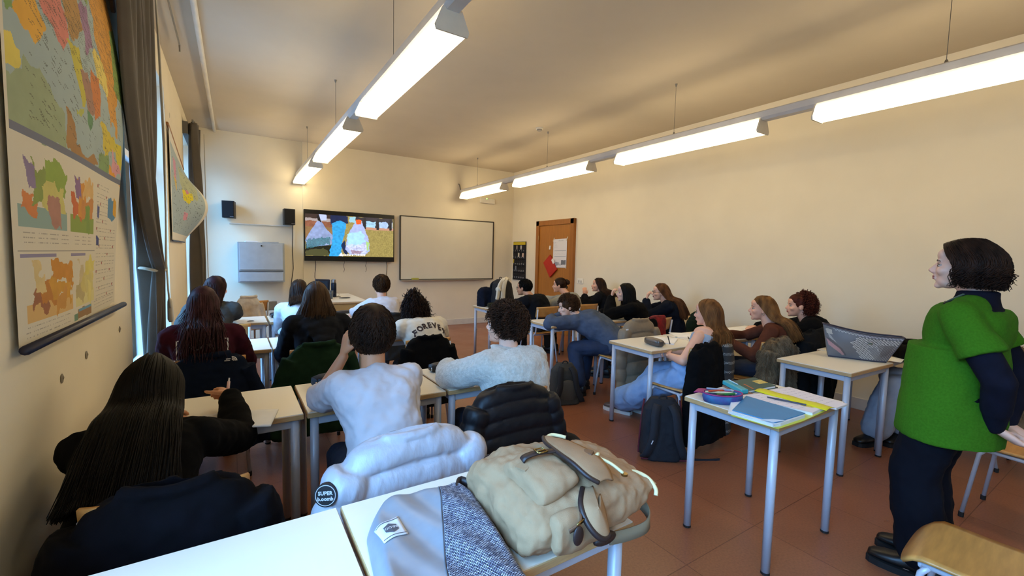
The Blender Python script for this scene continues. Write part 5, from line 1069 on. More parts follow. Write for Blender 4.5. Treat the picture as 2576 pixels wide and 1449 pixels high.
# ================================================================ tweed and satin pouch on the near desk
SAT = mat('satin_grey', '7f8288', .38, var=.08, vscale=14, bump=.12, bscale=12, c2='8d9096', spec=.6)
def tweed():
    m = bpy.data.materials.new('tweed_weave'); m.use_nodes = True; nt = m.node_tree; N = nt.nodes; Lk = nt.links; b = N['Principled BSDF']; b.inputs['Roughness'].default_value = .95; b.inputs['Specular IOR Level'].default_value = .1
    tc = N.new('ShaderNodeTexCoord'); mp = N.new('ShaderNodeMapping'); mp.inputs['Rotation'].default_value = (0, 0, .25); mp.inputs['Scale'].default_value = (1, 1.6, 1); Lk.new(tc.outputs['Object'], mp.inputs[0])
    br = N.new('ShaderNodeTexBrick'); br.inputs['Scale'].default_value = 1; br.inputs['Brick Width'].default_value = .0075; br.inputs['Row Height'].default_value = .0062; br.inputs['Mortar Size'].default_value = .0014; br.inputs['Mortar Smooth'].default_value = .5
    br.inputs['Color1'].default_value = (*lin('d8d6dc'), 1); br.inputs['Color2'].default_value = (*lin('a9a8b4'), 1); br.inputs['Mortar'].default_value = (*lin('3a3c4a'), 1)
    nz = N.new('ShaderNodeTexNoise'); nz.inputs['Scale'].default_value = 1; m3 = N.new('ShaderNodeMapping'); m3.inputs['Scale'].default_value = (70, 170, 60); m3.inputs['Rotation'].default_value = (0, 0, .25); Lk.new(tc.outputs['Object'], m3.inputs[0]); Lk.new(m3.outputs[0], nz.inputs[0])
    rp = N.new('ShaderNodeValToRGB'); rp.color_ramp.elements[0].position = .42; rp.color_ramp.elements[0].color = (.22, .22, .30, 1); rp.color_ramp.elements[1].position = .56; rp.color_ramp.elements[1].color = (1, 1, 1, 1)
    mx = N.new('ShaderNodeMix'); mx.data_type = 'RGBA'; mx.blend_type = 'MULTIPLY'; mx.inputs[0].default_value = .75
    Lk.new(mp.outputs[0], br.inputs[0]); Lk.new(nz.outputs['Fac'], rp.inputs[0]); Lk.new(br.outputs['Color'], mx.inputs[6]); Lk.new(rp.outputs[0], mx.inputs[7]); Lk.new(mx.outputs[2], b.inputs['Base Color'])
    bp = N.new('ShaderNodeBump'); bp.inputs['Strength'].default_value = .8; bp.inputs['Distance'].default_value = .004; Lk.new(mx.outputs[2], bp.inputs['Height']); Lk.new(bp.outputs[0], b.inputs['Normal']); return m
TW = tweed()
t = empty('pouch_bag', 'flat grey satin and tweed pouch bag with white label on the near desk', 'bag', (.42, .95, .753))
def pchP(s, y):
    top = 1.20; q = max(0, (y-1.09)/(top-1.09)); yl = .245+.04*max(0, (y-.85)/.3)+.11*(1-math.sqrt(max(0, 1-q*q)))
    yr = .555+.045*min(1, max(0, (y-.78)/.32))-.05*(1-math.sqrt(max(0, 1-(q*.92)**2)))
    x = lerp(yl, yr, s); ed = min(s, 1-s)*(yr-yl); h = .050*(1-max(0, 1-ed/.035)**2.2)*(1-max(0, 1-(top-y)/.04)**2.2)
    h *= 1+.16*math.sin(13*x+7*y)+.10*math.sin(31*x-9*y+1); h = max(0, h+ .004*math.sin(60*x+20*y)*min(1, ed/.05))
    return V((x, y+.012*math.sin(5*s), .7545+h))
def s0(y): return min(.80, max(.38, .47+.23*(y-.85)/.32))
for nm, m_, side in (('satin_panel', SAT, 0), ('tweed_panel', TW, 1)):
    P = []; ny, nx = 60, 50
    for i in range(ny+1):
        y = .66+.54*i/ny; row = []
        a, b_ = (0, s0(y)) if side == 0 else (s0(y), 1)
        top_ = [pchP(lerp(a, b_, j/nx), y) + V((0, 0, .0035 if side else 0)) for j in range(nx+1)]; bot = [V((p.x, p.y, .7535)) for p in reversed(top_)]
        P.append(top_+bot)
    MB().loft(P).obj(nm, m_, t, smooth=False).data.polygons.foreach_set('use_smooth', [True]*0 or [True]*(ny*(nx+1)*2+2))
b = MB(); b.tube([pchP(s0(y)-.012, y)+V((0, 0, .0015)) for y in [.66+.53*i/40 for i in range(41)]], .0016, 6); b.obj('seam_piping', mat('piping_grey', '5c5e64', .7), t, smooth=True)
la = MB(); lc = V((.325, 1.045)); u2 = V((.945, .20, 0)).normalized(); w2 = V((-.05, 1, 0)).normalized(); P = []
for i in range(9):
    P.append([]);
    for j in range(9):
        q = V((lc.x, lc.y, 0))+u2*(j/8-.5)*.066+w2*(i/8-.5)*.075; ss = (q.x-pchP(0, q.y).x)/(pchP(1, q.y).x-pchP(0, q.y).x); P[-1].append(V((q.x, q.y, max(pchP(max(0, ss), q.y).z, .78)+.0025)))
lb = MB().sheet(P).obj('fabric_label', mat('label_white', 'd9d9dc', .8), t, smooth=True, solid=.0015)
def lab_bend(x, y, o=(0, 0)):
    q = V((lc.x, lc.y, 0))-u2*(x+o[0])-w2*(y+o[1]); ss = (q.x-pchP(0, q.y).x)/(pchP(1, q.y).x-pchP(0, q.y).x); return V((q.x, q.y, max(pchP(max(0, ss), q.y).z, .78)+.0044))
b = MB(); b.sheet([[lab_bend(.021*rr*math.cos(math.pi/6+q*math.pi/3), .021*rr*math.sin(math.pi/6+q*math.pi/3)) for q in range(7)] for rr in (.02, .25, .5, .75, 1)]); b.obj('label_hexagon', mat('label_ink', '55555e', .8), lb)
text_mb('RE:DO', .0125, (0, 0, 0), (1, 0, 0), (0, 1, 0), depth=.0012, bend=lambda x, y: lab_bend(x, y), bold=.0003).obj('label_lettering', MATS['label_white'], lb)
for dy in (-.031, .031): MB().tube([lab_bend(-.031+.0062*q, dy) for q in range(11)], .0007, 5).obj('label_stitching', MATS['label_ink'], lb)
# ================================================================ canvas rucksack
CV = mat('canvas_tan', '9c7c5c', .92, var=.06, vscale=20, bump=.3, bscale=420, c2='a88664', spec=.15); LE = mat('leather_dark', '2c1d1a', .5, var=.1, bump=.2, bscale=120); LB2 = mat('leather_brown', '6a4a34', .5, bump=.2); BRS = mat('brass_old', '9a8250', .3, metal=1); CRD = mat('cord_cream', 'e0cf9c', .8)
t = empty('rucksack', 'tan canvas rucksack with dark leather trim lying on the near desk', 'rucksack', (.78, .95, .753))
def ring_x(x, yc, hw, zc, hz, n=30, ex=.62): return [V((x, yc+hw*math.copysign(abs(math.cos(a))**ex, math.cos(a)), max(.7545, zc+hz*math.copysign(abs(math.sin(a))**.75, math.sin(a))))) for a in [2*math.pi*q/n for q in range(n)]]
b = MB(); b.loft([ring_x(*r) for r in ((.578, .965, .13, .80, .035), (.586, .965, .165, .815, .058), (.615, .965, .185, .83, .074), (.70, .96, .192, .838, .082), (.80, .955, .188, .840, .082), (.88, .95, .182, .838, .072), (.95, .95, .178, .838, .052), (1.0, .95, .172, .845, .030), (1.03, .95, .165, .855, .014))])
b.ell((.66, .86, .83), (.07, .07, .06)).ell((.90, .86, .87), (.07, .06, .03), None).ell((.93, 1.05, .86), (.06, .05, .03))
blob(b, 'main_bag', CV, t, .006, 2, [(.15, .022), (.06, .020), (.03, .006)])
b = MB(); b.loft([ring_x(*r) for r in ((.622, .905, .075, .90, .028), (.632, .905, .092, .905, .034), (.68, .905, .10, .918, .034), (.74, .905, .095, .925, .026), (.752, .905, .085, .925, .016))]); blob(b, 'front_pocket', CV, t, .005, 2, [(.09, .022), (.03, .006)])
b = MB(); b.loft([[V((x, .772+.03*math.cos(a)*w_+.0, .835+.05*math.sin(a)*w_)) for a in [2*math.pi*q/18 for q in range(18)]] for x, w_ in ((.625, .7), (.635, 1), (.70, 1.12), (.76, 1.05), (.77, .8))]); blob(b, 'side_pocket', CV, t, .005, 2, [(.07, .02)])
def ribbon(pts, side, w_, th=.004): # strap from points, width direction
    mb = MB(); side = V(side).normalized(); up = []
    R = []
    for i, p in enumerate(pts):
        p = V(p); tn = U(V(pts[min(i+1, len(pts)-1)])-V(pts[max(0, i-1)])); s_ = U(side-tn*side.dot(tn)); n = tn.cross(s_); R.append([p+s_*w_/2+n*th/2, p-s_*w_/2+n*th/2, p-s_*w_/2-n*th/2, p+s_*w_/2-n*th/2])
    return mb.loft(R)
def smoothpts(pts, n=24):
    pts = [V(p) for p in pts]; out = []; m = len(pts)-1
    for k in range(n+1):
        u = k/n*m; i = min(int(u), m-1); f = u-i; p0 = pts[max(i-1, 0)]; p1 = pts[i]; p2 = pts[i+1]; p3 = pts[min(i+2, m)]
        out.append(.5*((2*p1)+(p2-p0)*f+(2*p0-5*p1+4*p2-p3)*f*f+(3*p1-p0-3*p2+p3)*f**3))
    return out
trim = smoothpts([(.80, 1.045, .944), (.762, .985, .958), (.742, .90, .966), (.742, .84, .962), (.752, .795, .945), (.775, .775, .93)])
back = smoothpts([(.84, 1.05, .925), (.845, .985, .945), (.85, .90, .950), (.85, .85, .946), (.845, .81, .932), (.835, .785, .915)])
fl = MB().sheet([[lerp(a, b_, q/6)+V((0, 0, .006*math.sin(q*math.pi/6))) for q in range(7)] for a, b_ in zip(trim, back)]).obj('pocket_flap', CV, t, smooth=True, solid=.006)
MB().tube(trim, .006, 8).obj('leather_edging', LE, fl, smooth=True)
D_ = [(x+.0, y-.012, z+.010) for x, y, z in [(.787, .822, .893), (.752, .822, .895), (.712, .783, .885), (.702, .752, .862), (.712, .730, .838), (.733, .722, .822), (.756, .727, .822), (.778, .765, .852), (.792, .80, .88)]]
dp = smoothpts(D_, 32); dc = sum((V(p) for p in D_), V((0, 0, 0)))/len(D_)+V((-.004, -.012, .012))
P = [[lerp(dc, p, q/6)+V((-.004, -.01, .008))*(1-(q/6)**2) for q in range(7)] for p in dp]
fl = MB().sheet(P).obj('side_flap', CV, t, smooth=True, solid=.005)
MB().tube(smoothpts(D_[1:7], 26), [.0075]*27, 8).obj('leather_edging', LE, fl, smooth=True)
def buckle(c, ux, uy, s, par):
    c = V(c); ux = V(ux).normalized(); uy = V(uy).normalized()
    MB().tube([c+ux*a*s+uy*b_*s for a, b_ in ((-1, -.8), (-1, .8), (1, .8), (1, -.8), (-1, -.8))], .0022, 8).tube([c+uy*-.8*s*0-ux*s, c+ux*s*1.1], .0018, 6).obj('buckle', BRS, par, smooth=True)
st = ribbon(smoothpts([(.745, .915, .966), (.71, .925, .966), (.68, .93, .966), (.655, .935, .960), (.648, .938, .950)], 14), (0, 1, 0), .022).obj('leather_strap', LE, t, smooth=True); buckle((.70, .925, .972), (1, -.1, 0), (0, 1, .05), .014, st)
MB().box((.652, .925, .945), (.05, .035, .004), rz=.3, ry=-.2).obj('canvas_tab', CV, t)
st = ribbon(smoothpts([(.705, .770, .872), (.69, .748, .868), (.672, .742, .862), (.655, .745, .855)], 12), (.2, .5, -.9), .030).obj('leather_strap', LB2, t, smooth=True); buckle((.688, .744, .866), (1, .3, 0), (.2, .5, -.9), .017, st)
MB().ell((.672, .732, .848), (.016, .006, .024), None, 16, 10).obj('leather_tongue', LE, st, smooth=True)
c1_ = smoothpts([(.86, .89, .925), (.865, .875, .945), (.85, .86, .952), (.835, .87, .945), (.82, .885, .945), (.845, .86, .945), (.87, .83, .935), (.89, .80, .915)], 40); MB().tube(c1_, .0045, 8).obj('drawstring', CRD, t, smooth=True)
MB().box((.826, .873, .952), (.034, .03, .022), rz=.6).obj('cord_stopper', LB2, t, bevel=.006)
MB().tube(smoothpts([(.985, .875, .862), (1.0, .85, .868), (1.012, .815, .862), (1.01, .785, .845), (1.0, .775, .832)], 20), .006, 8).obj('drawstring', CRD, t, smooth=True); MB().tube(smoothpts([(.845, 1.10, .905), (.885, 1.11, .91), (.92, 1.08, .905)], 12), .006, 8).obj('drawstring', CRD, t, smooth=True)
for p in ((.982, .878, .864), (.862, .892, .93), (.892, .797, .912)): MB().tube([V(p)-V((.0, 0, .003)), V(p)+V((0, 0, .003))], .009, 12).obj('eyelet', BRS, t)
for pts in (((.565, 1.10, .775), (.55, 1.13, .80), (.575, 1.16, .812), (.60, 1.13, .80)), ((.63, 1.13, .80), (.67, 1.18, .835), (.70, 1.19, .842), (.74, 1.16, .838), (.76, 1.13, .86))): ribbon(smoothpts(pts, 16), (0, .3, 1), .025, .005).obj('shoulder_strap', LE, t, smooth=True)
ribbon(smoothpts([(.985, .87, .80), (1.01, .83, .775), (.995, .79, .762), (.95, .765, .760), (.88, .765, .762), (.82, .775, .765)], 24), (.3, .3, 1), .030, .004).obj('shoulder_strap', mat('webbing_tan', '7d7058', .9), t, smooth=True)
MB().ell((.80, .772, .775), (.04, .014, .016), None, 14, 8).obj('strap_pad', LE, t, smooth=True)
# ================================================================ desk things, window side
PAPER = MATS['white_paper']
def sheets(name, label, c, w_, d, n, rz, cat='papers', m=None, th=.0012, z=.75, ruled=True):
    t = empty(name, label, cat, (c[0], c[1], z)); rn = random.Random(int(c[0]*1000+c[1]*77))
    for i in range(n): MB().box((c[0]+rn.uniform(-.004, .004), c[1]+rn.uniform(-.004, .004), z+th*(i+.6)), (w_, d, th*.9), rz=math.radians(rz)+rn.uniform(-.02, .02)).obj('sheet', m or PAPER, t)
    return t
t = empty('notebook', 'open white notebook hanging slightly over the desk edge under the writing hand', 'notebook', (.0, 2.20, .751))
P = [[V((x*math.cos(-.22)-y*math.sin(-.22)+.0, x*math.sin(-.22)+y*math.cos(-.22)+2.20, .7555+.010*abs(math.sin(x*16))*(1-abs(x)/.16))) for x in [-.15+.3*j/24 for j in range(25)]] for y in [-.105+.21*i/10 for i in range(11)]]
MB().sheet(P).obj('pages', PAPER, t, smooth=True, solid=.006)
pen = empty('pen', 'slim pink pen in the hand of the long-haired writer', 'pen', (-.03, 2.40, .86)); MB().tube([(-.035, 2.375, .80), (-.03, 2.385, .845), (-.025, 2.395, .885)], [.004, .007, .006], 10).obj('barrel', mat('pen_pink', 'd8b4b0', .3), pen, smooth=True); MB().tube([(-.025, 2.395, .885), (-.023, 2.399, .90)], [.004, .003], 8).obj('cap_end', mat('pen_white', 'e0dcd8', .3), pen)
def pencase(label, c, rz, L, W_, H_, m1, m2=None, zipm=None):
    t = empty('pencil_case', label, 'pencil case', (c[0], c[1], .75), math.radians(rz)); b = MB(); 
    b.loft([[V((x, W_/2*w*math.copysign(abs(math.cos(a))**.6, math.cos(a)), .001+H_/2+H_/2*w*math.copysign(abs(math.sin(a))**.6, math.sin(a)))) for a in [2*math.pi*q/24 for q in range(24)]] for x, w in ((-L/2, .55), (-L/2+.012, .9), (-L/4, 1), (L/4, 1), (L/2-.012, .9), (L/2, .55))]); b.obj('case_body', m1, t, off=(0, 0, 0), smooth=True)
    if m2: MB().loft([[V((x, W_/2*w*1.02*math.copysign(abs(math.cos(a))**.6, math.cos(a)), .001+H_*.62+H_*.44*w*abs(math.sin(a))**.6)) for a in [math.pi*q/14 for q in range(15)]] for x, w in ((-L/2+.006, .75), (-L/4, 1), (L/4, 1), (L/2-.006, .75))]).obj('lid', m2, t, off=(0, 0, 0), smooth=True)
    z = MB().tube([(x, -W_*.40, H_*.62) for x in (-L/2+.006, L/2-.006)], .004, 6).obj('zip', mat('zip_dark', '15151a', .5), t, off=(0, 0, 0)); MB().box((-L/2-.002, -W_*.40, H_*.5), (.006, .006, .022)).obj('zip_pull', MATS['silver'], z, off=(0, 0, 0), bevel=.001)
    return t
pencase('blue pencil case with dark top on the desk left of the white T-shirt', (.46, 2.60), 20, .21, .09, .06, mat('case_blue', '12406e', .6), mat('case_dark', '101a2c', .7))
pencase('black pencil case on the desk beside the fleece sleeve', (1.155, 2.59), 8, .22, .07, .05, mat('case_black', '15161c', .5), mat('case_black2', '23232b', .5))
pencase('black oval pencil case on the front-row desk near the armchair', (.46, 5.52), 10, .24, .10, .06, MATS['case_black'])
pencase('flat black case on the front-row desk left of the white T-shirt', (1.17, 5.60), 10, .26, .09, .035, MATS['case_black'])
# rolled scarf
t = empty('rolled_scarf', 'rolled grey-blue wool scarf lying on the desk beside the navy hoodie', 'scarf', (.38, 4.07, .75)); R = []
for k in range(90): 
    a = k*.19; r_ = .060-.00055*k; R.append(V((.40+r_*1.9*math.cos(a)*.85, 4.03, .75+.055+r_*.85*math.sin(a))))
MB().sheet([[p+V((0, dy, 0)) for dy in [-.05+.2*j/6 for j in range(7)]] for p in R]).obj('wool_roll', cloth('wool_grey_blue', '7d8894', '8c97a2', bump=.8, bs=200), t, smooth=True, solid=.006)
tag(MB().tube(smoothpts([(.12, 5.30, .756), (.15, 5.33, .757), (.18, 5.30, .756), (.15, 5.27, .757), (.12, 5.30, .756)], 20), .003, 6).obj('earphones', mat('ear_dark', '2a2a2a', .4)), 'small tangled dark earphones on the front-row window desk', 'earphones')
# teacher's desk things
t = empty('computer_case', 'dark navy box-shaped device standing on the teacher desk', 'device', (1.22, 7.75, .768)); MB().box((1.24, 7.72, .91), (.22, .10, .28), ry=.04).obj('housing', mat('device_navy', '10213a', .35), t, bevel=.012); MB().box((1.24, 7.665, .92), (.15, .006, .20)).obj('front_panel', mat('device_blue', '1d3a5c', .3), t, bevel=.004)
t = empty('flask', 'dark steel flask with shiny lid on the teacher desk', 'bottle', (1.40, 7.62, .768)); MB().lathe([(.038, .768), (.042, .78), (.042, .98), (.035, 1.0)], (1.40, 7.62, 0)).obj('flask_body', mat('flask_blue', '141c30', .25, metal=.4), t, smooth=True); MB().lathe([(.036, 1.0), (.036, 1.045), (.02, 1.05)], (1.40, 7.62, 0)).obj('lid', MATS['silver'], t)
t = empty('plastic_cup', 'clear dark plastic container beside the flask on the teacher desk', 'container', (1.27, 7.25, .768)); MB().lathe([(.045, .768), (.055, .90), (.052, .90), (.042, .775)], (1.27, 7.25, 0), 20).obj('container_wall', mat('smoked_plastic', '4a5560', .1), t, smooth=True)
tag(MB().ell((1.50, 7.28, .776), (.09, .035, .008)).obj('black_tray', mat('tray_black', '1a1818', .5), smooth=True), 'flat oval black tray on the right of the teacher desk', 'tray')
tag(MB().box((1.42, 7.50, .772), (.12, .05, .008), rz=.2).obj('phone', mat('phone_black', '18181c', .2), bevel=.003), 'black phone lying by the flask on the teacher desk', 'phone')
tag(MB().tube([(1.45+.035*math.cos(a), 7.62, .80+.03*math.sin(a)) for a in [q*math.pi/8 for q in range(17)]], .003, 6, cap=False).obj('tape_ring', mat('tape_clear', 'c9b89a', .3)), 'thin roll of clear tape standing beside the flask', 'tape')
# ================================================================ door-side desk things
def soft_bag(name, label, cat, c, face, W_, D_2, H_, m, z=0, lean=0, straps=None, trim=None, panel=None, seed=1, topw=.72, handle=True):
    """rucksack standing on its base; front pocket away from the wearer's back, straps on the back"""
    t = empty(name, label, cat, (c[0], c[1], z), math.radians(face)); O = (0, 0, 0); b = MB(); R = []
    for i in range(13):
        q = i/12; a = W_/2*(lerp(1.0, topw, q**1.6))*(1-.35*max(0, q-.85)/.15)*(.9 if i == 0 else 1); d = D_2/2*lerp(1.05, .65, q)*(1-.45*max(0, q-.85)/.15); zz = .004+H_*q
        R.append([V((a*math.copysign(abs(math.cos(p))**.6, math.cos(p)), d*math.copysign(abs(math.sin(p))**.7, math.sin(p))+lean*q, zz)) for p in [2*math.pi*k/28 for k in range(28)]])
    b.loft(R); me_t = bpy.data.objects.new('x', None); 
    o = blob_local(b, 'bag_body', m, t, .007, 3, [(.12, .02), (.05, .006)])
    if straps:
        for s in (-1, 1):
            pts = smoothpts([(s*.05, -D_2*.30+lean*.95, H_*.93), (s*.075, -D_2*.52+lean*.8, H_*.80), (s*.09, -D_2*.62+lean*.4, H_*.45), (s*W_*.40, -D_2*.58, H_*.16), (s*W_*.46, -D_2*.45, .03)], 18)
            ribbon(pts, (1, 0, 0), .055, .014).obj('shoulder_strap', straps, t, off=O, smooth=True)
    if handle: MB().tube(smoothpts([(-.035, lean-.02, H_*.96), (-.02, lean-.03, H_*1.06), (.02, lean-.03, H_*1.06), (.035, lean-.02, H_*.96)], 12), .006, 8).obj('grab_handle', straps or m, t, off=O, smooth=True)
    if trim: MB().tube([V((W_*.505*math.copysign(1, 1)*lerp(1, topw, (q/12)**1.6), .0+lean*q/12, .02+H_*.93*q/12)) for q in range(13)], .007, 8).tube([V((-W_*.505*lerp(1, topw, (q/12)**1.6), .0+lean*q/12, .02+H_*.93*q/12)) for q in range(13)], .007, 8).tube([V((x*W_*.5, -D_2*.42, .012)) for x in (-1, 0, 1)], .007, 8).obj('piping', trim, t, off=O)
    if panel: bb = MB(); bb.ell((0, -D_2*.46+lean*.3, H_*.34), (W_*.36, D_2*.14, H_*.30)); bb.obj('front_pocket', panel, t, off=O, smooth=True)
    return t
def blob_local(mb, name, m, parent, voxel, it, disp):
    # parent is rotated: build in its own frame
    o = blob(mb, name, m, None, voxel, it, disp); o.parent = parent; return o
soft_bag('backpack', 'small dark grey backpack slumped on the floor beside the slumped student', 'backpack', (2.88, 3.42), -20, .34, .20, .40, mat('bag_grey', '34332f', .85, bump=.3, bscale=250), lean=.05, straps=mat('bag_strap_dark', '16161a', .85), panel=mat('bag_grey_panel', '47443c', .85, bump=.3, bscale=250))
t = soft_bag('backpack', 'black backpack with red sides standing on the floor in the aisle', 'backpack', (2.74, 2.10), -38, .33, .22, .44, mat('bag_black_navy', '0e1018', .8, bump=.3, bscale=250), straps=mat('bag_strap_navy', '171a22', .85), trim=mat('bag_red', '5a1420', .8), topw=.8, lean=.03)
MB().box((-.10, -.145, .16), (.006, .004, .03), ry=.4).obj('strap_label', WP, t, off=(0, 0, 0)); 
tag(ribbon(smoothpts([(2.86, 1.93, .012), (2.95, 1.88, .006), (3.02, 1.84, .007), (3.06, 1.815, .012)], 14), (0, 0, 1), .016, .004).obj('loose_strap', MATS['bag_strap_navy']), 'loose dark strap end lying on the floor by the black and red backpack', 'strap')
# d1: folders etc.
t = empty('pencil_case', 'open round pencil case in purple, blue and pink full of pens', 'pencil case', (2.22, 1.32, .75))
pu = mat('case_purple', '45307c', .6, vscale=24, c2='2c6a94'); pk = mat('case_pink', '9a2a6c', .6)
def oval(c, a, b_, z, n=40, rz=-.5): return [V((c[0]+a*math.cos(q)*math.cos(rz)-b_*math.sin(q)*math.sin(rz), c[1]+a*math.cos(q)*math.sin(rz)+b_*math.sin(q)*math.cos(rz), z)) for q in [2*math.pi*k/n for k in range(n)]]
oc = (2.20, 1.31); b = MB(); b.loft([oval(oc, .10, .065, .7515), oval(oc, .107, .070, .775), oval(oc, .105, .069, .795), oval(oc, .099, .063, .795), oval(oc, .098, .062, .756)], cap=True); b.obj('case_wall', pu, t, smooth=True)
MB().tube(oval(oc, .103, .067, .797)+[oval(oc, .103, .067, .797)[0]], .004, 6, cap=False).obj('rim', pk, t, smooth=True)
b = MB(); b.sheet([[V((lerp(2.215, 2.13, q/10)+.06*(r/6-.5)*0+.0+.085*(r/6), lerp(1.385, 1.435, q/10)+.05*(r/6)*.6, .756+.028*math.sin(q/10*math.pi*.5)*(1-.3*q/10))) for r in range(7)] for q in range(11)]); b.obj('open_lid', pk, t, smooth=True, solid=.004)
cols = [('b8241c', 'red'), ('e0dcd6', 'white'), ('1f7a3c', 'green'), ('d8c8a0', 'cream'), ('c2452c', 'coral'), ('c99a3a', 'ochre'), ('a3b52e', 'lime'), ('22222a', 'black'), ('c04a88', 'pink'), ('8a96a8', 'grey'), ('d9a78c', 'peach'), ('5a4a90', 'violet')]
for i, (cc, nm) in enumerate(cols):
    rn = random.Random(i+5); a = rn.uniform(-.9, .5) if i != 0 else .3; L = rn.uniform(.11, .15); cx_ = oc[0]+rn.uniform(-.022, .022); cy_ = oc[1]+rn.uniform(-.022, .022); z = .775+.0085*(i % 5); dx, dy = math.cos(a)*L/2, math.sin(a)*L/2; dz = rn.uniform(-.004, .008)
    p = empty('pen', '%s pen lying among the others in the open pencil case' % nm, 'pen', (cx_, cy_, z), group='pens in the open pencil case')
    MB().tube([(cx_-dx, cy_-dy, z), (cx_+dx*.8, cy_+dy*.8, z+dz)], .0055, 10).obj('barrel', mat('pen_'+cc, cc, .35), p, smooth=False); MB().tube([(cx_+dx*.8, cy_+dy*.8, z+dz), (cx_+dx, cy_+dy, z+dz*1.2)], [.0055, .002], 10).obj('tip', mat('pen_tip', 'c8c4bc', .4), p)
def slab(name, label, cat, corners, z, th, m, parent=None, bev=.002):
    b = MB(); b.loft([[V((x, y, z)) for x, y in corners], [V((x, y, z+th)) for x, y in corners]])
    o = b.obj(name, m, parent, bevel=bev)
    if parent is None: tag(o, label, cat)
    return o
TEAL = mat('teal_plastic', '2f9aa4', .4)
t = empty('pencil_box', 'narrow turquoise pencil box on a thin brown book', 'pencil case', (2.42, 1.38, .762)); slab('box_body', '', '', [(2.375, 1.305), (2.42, 1.29), (2.515, 1.455), (2.465, 1.475)], .762, .026, TEAL, t, .006)
MB().tube(smoothpts([(2.45, 1.405, .7885), (2.445, 1.375, .7890), (2.425, 1.36, .7885)], 10), .0015, 6).obj('elastic', mat('teal_dark', '1f7a84', .5), t); MB().tube([(2.50, 1.455, .790), (2.455, 1.375, .790)], .003, 8).obj('clipped_pen', mat('pen_pale', 'b8d0d8', .3), t)
slab('thin_book', 'thin brown book under the turquoise pencil box', 'book', [(2.37, 1.285), (2.455, 1.275), (2.53, 1.44), (2.46, 1.47)], .7505, .010, mat('book_brown', '8a6250', .7))
t = empty('diary', 'dark green diary with yellow sticker and orange elastic', 'book', (2.62, 1.385, .75)); slab('cover', '', '', [(2.47, 1.315), (2.72, 1.29), (2.785, 1.455), (2.57, 1.475)], .7505, .003, mat('diary_green', '1c4a44', .5), t); slab('pages', '', '', [(2.475, 1.319), (2.716, 1.294), (2.78, 1.452), (2.572, 1.471)], .7538, .011, PAPER, t, 0)
slab('cover', '', '', [(2.47, 1.315), (2.72, 1.29), (2.785, 1.455), (2.57, 1.475)], .765, .003, MATS['diary_green'], t); slab('sticker', '', '', [(2.655, 1.355), (2.735, 1.345), (2.757, 1.405), (2.68, 1.415)], .768, .0008, mat('sticker_yellow', 'dccb7c', .6, vscale=60, c2='b8901c'), t, 0)
slab('elastic', '', '', [(2.515, 1.318), (2.527, 1.317), (2.575, 1.40), (2.563, 1.402)], .768, .001, mat('elastic_orange', 'b06038', .6), t, 0)
tag(MB().tube([(2.725, 1.285, .755), (2.79, 1.43, .755)], .0035, 8).obj('pen', mat('pen_black', '141418', .35)), 'black pen lying along the edge of the dark green diary', 'pen')
t = empty('paper_stack', 'stack of handwritten white sheets in a yellow transparent folder', 'papers', (2.40, 1.08, .75))
slab('plastic_folder', '', '', [(2.03, 1.16), (2.06, .955), (2.26, .945), (2.54, .955), (2.565, 1.21), (2.30, 1.28)], .7503, .002, mat('folder_yellow', 'd2d43c', .3), t, 0)
for i in range(7): slab('sheet', '', '', [(2.045+.004*(i % 3), 1.185-.01*i*.3), (2.055, .975+.004*(i % 2)), (2.10, .965), (2.32, .96), (2.33, 1.27), (2.20, 1.265)], .7525+.0022*i, .0016, PAPER, t, 0)
cv = Canvas(90, 60, 'e4dadd'); cv.lines(.06, .1, .94, .9, 6, '8a8494', .35)
def writ(name, q4, z, par): q = [V((*c_, z)) for c_ in q4]; return canvas_plane(name, cv, lambda u, v: lerp(lerp(q[0], q[1], u), lerp(q[3], q[2], u), v), MPAP, par, par.location, .0006)
t2 = empty('exam_sheet', 'handwritten white sheet under the black pen, with small yellow note', 'papers', (2.44, 1.10, .765)); writ('sheet', [(2.33, 1.295), (2.475, 1.255), (2.53, .965), (2.385, .955)], .7672, t2); slab('yellow_note', '', '', [(2.455, 1.04), (2.505, 1.035), (2.52, .985), (2.465, .99)], .7678, .0006, mat('note_yellow', 'd8c05a', .7), t2, 0)
slab('underlay', '', '', [(2.335, 1.29), (2.475, 1.255), (2.53, .965), (2.39, .957)], .7505, .0158, PAPER, t2, 0)
t2 = empty('exam_sheet', 'handwritten white sheet at the far right corner of the desk, beyond the yellow strip', 'papers', (2.62, 1.08, .75)); writ('sheet', [(2.56, 1.285), (2.79, 1.25), (2.74, .935), (2.60, .935)], .7595, t2); slab('underlay', '', '', [(2.56, 1.285), (2.79, 1.25), (2.74, .935), (2.60, .935)], .7505, .008, PAPER, t2, 0)
tag(MB().sheet([[V((lerp(2.485, 2.575, j/6)+.0*i, lerp(1.295, .935, i/20), .7685+.006*math.sin(j/6*math.pi)+.0015*math.sin(i*.9))) for j in range(7)] for i in range(21)]).obj('folder_spine', mat('yellow_plastic', 'e0d21c', .35), smooth=True, solid=.002), 'bright yellow plastic folder strip lying across the papers', 'folder')
t = empty('folder', 'bright blue card folder lying on the white sheets', 'folder', (2.20, 1.10, .77)); slab('cover', '', '', [(2.055, 1.17), (2.075, .975), (2.335, .965), (2.345, 1.262)], .7685, .004, mat('card_blue', '2f7fae', .5), t, .001)
slab('paper_tab', '', '', [(2.045, 1.03), (2.062, .98), (2.14, .962), (2.10, 1.00)], .7732, .0008, mat('paper_bluish', 'c6dcf0', .6), t, 0)
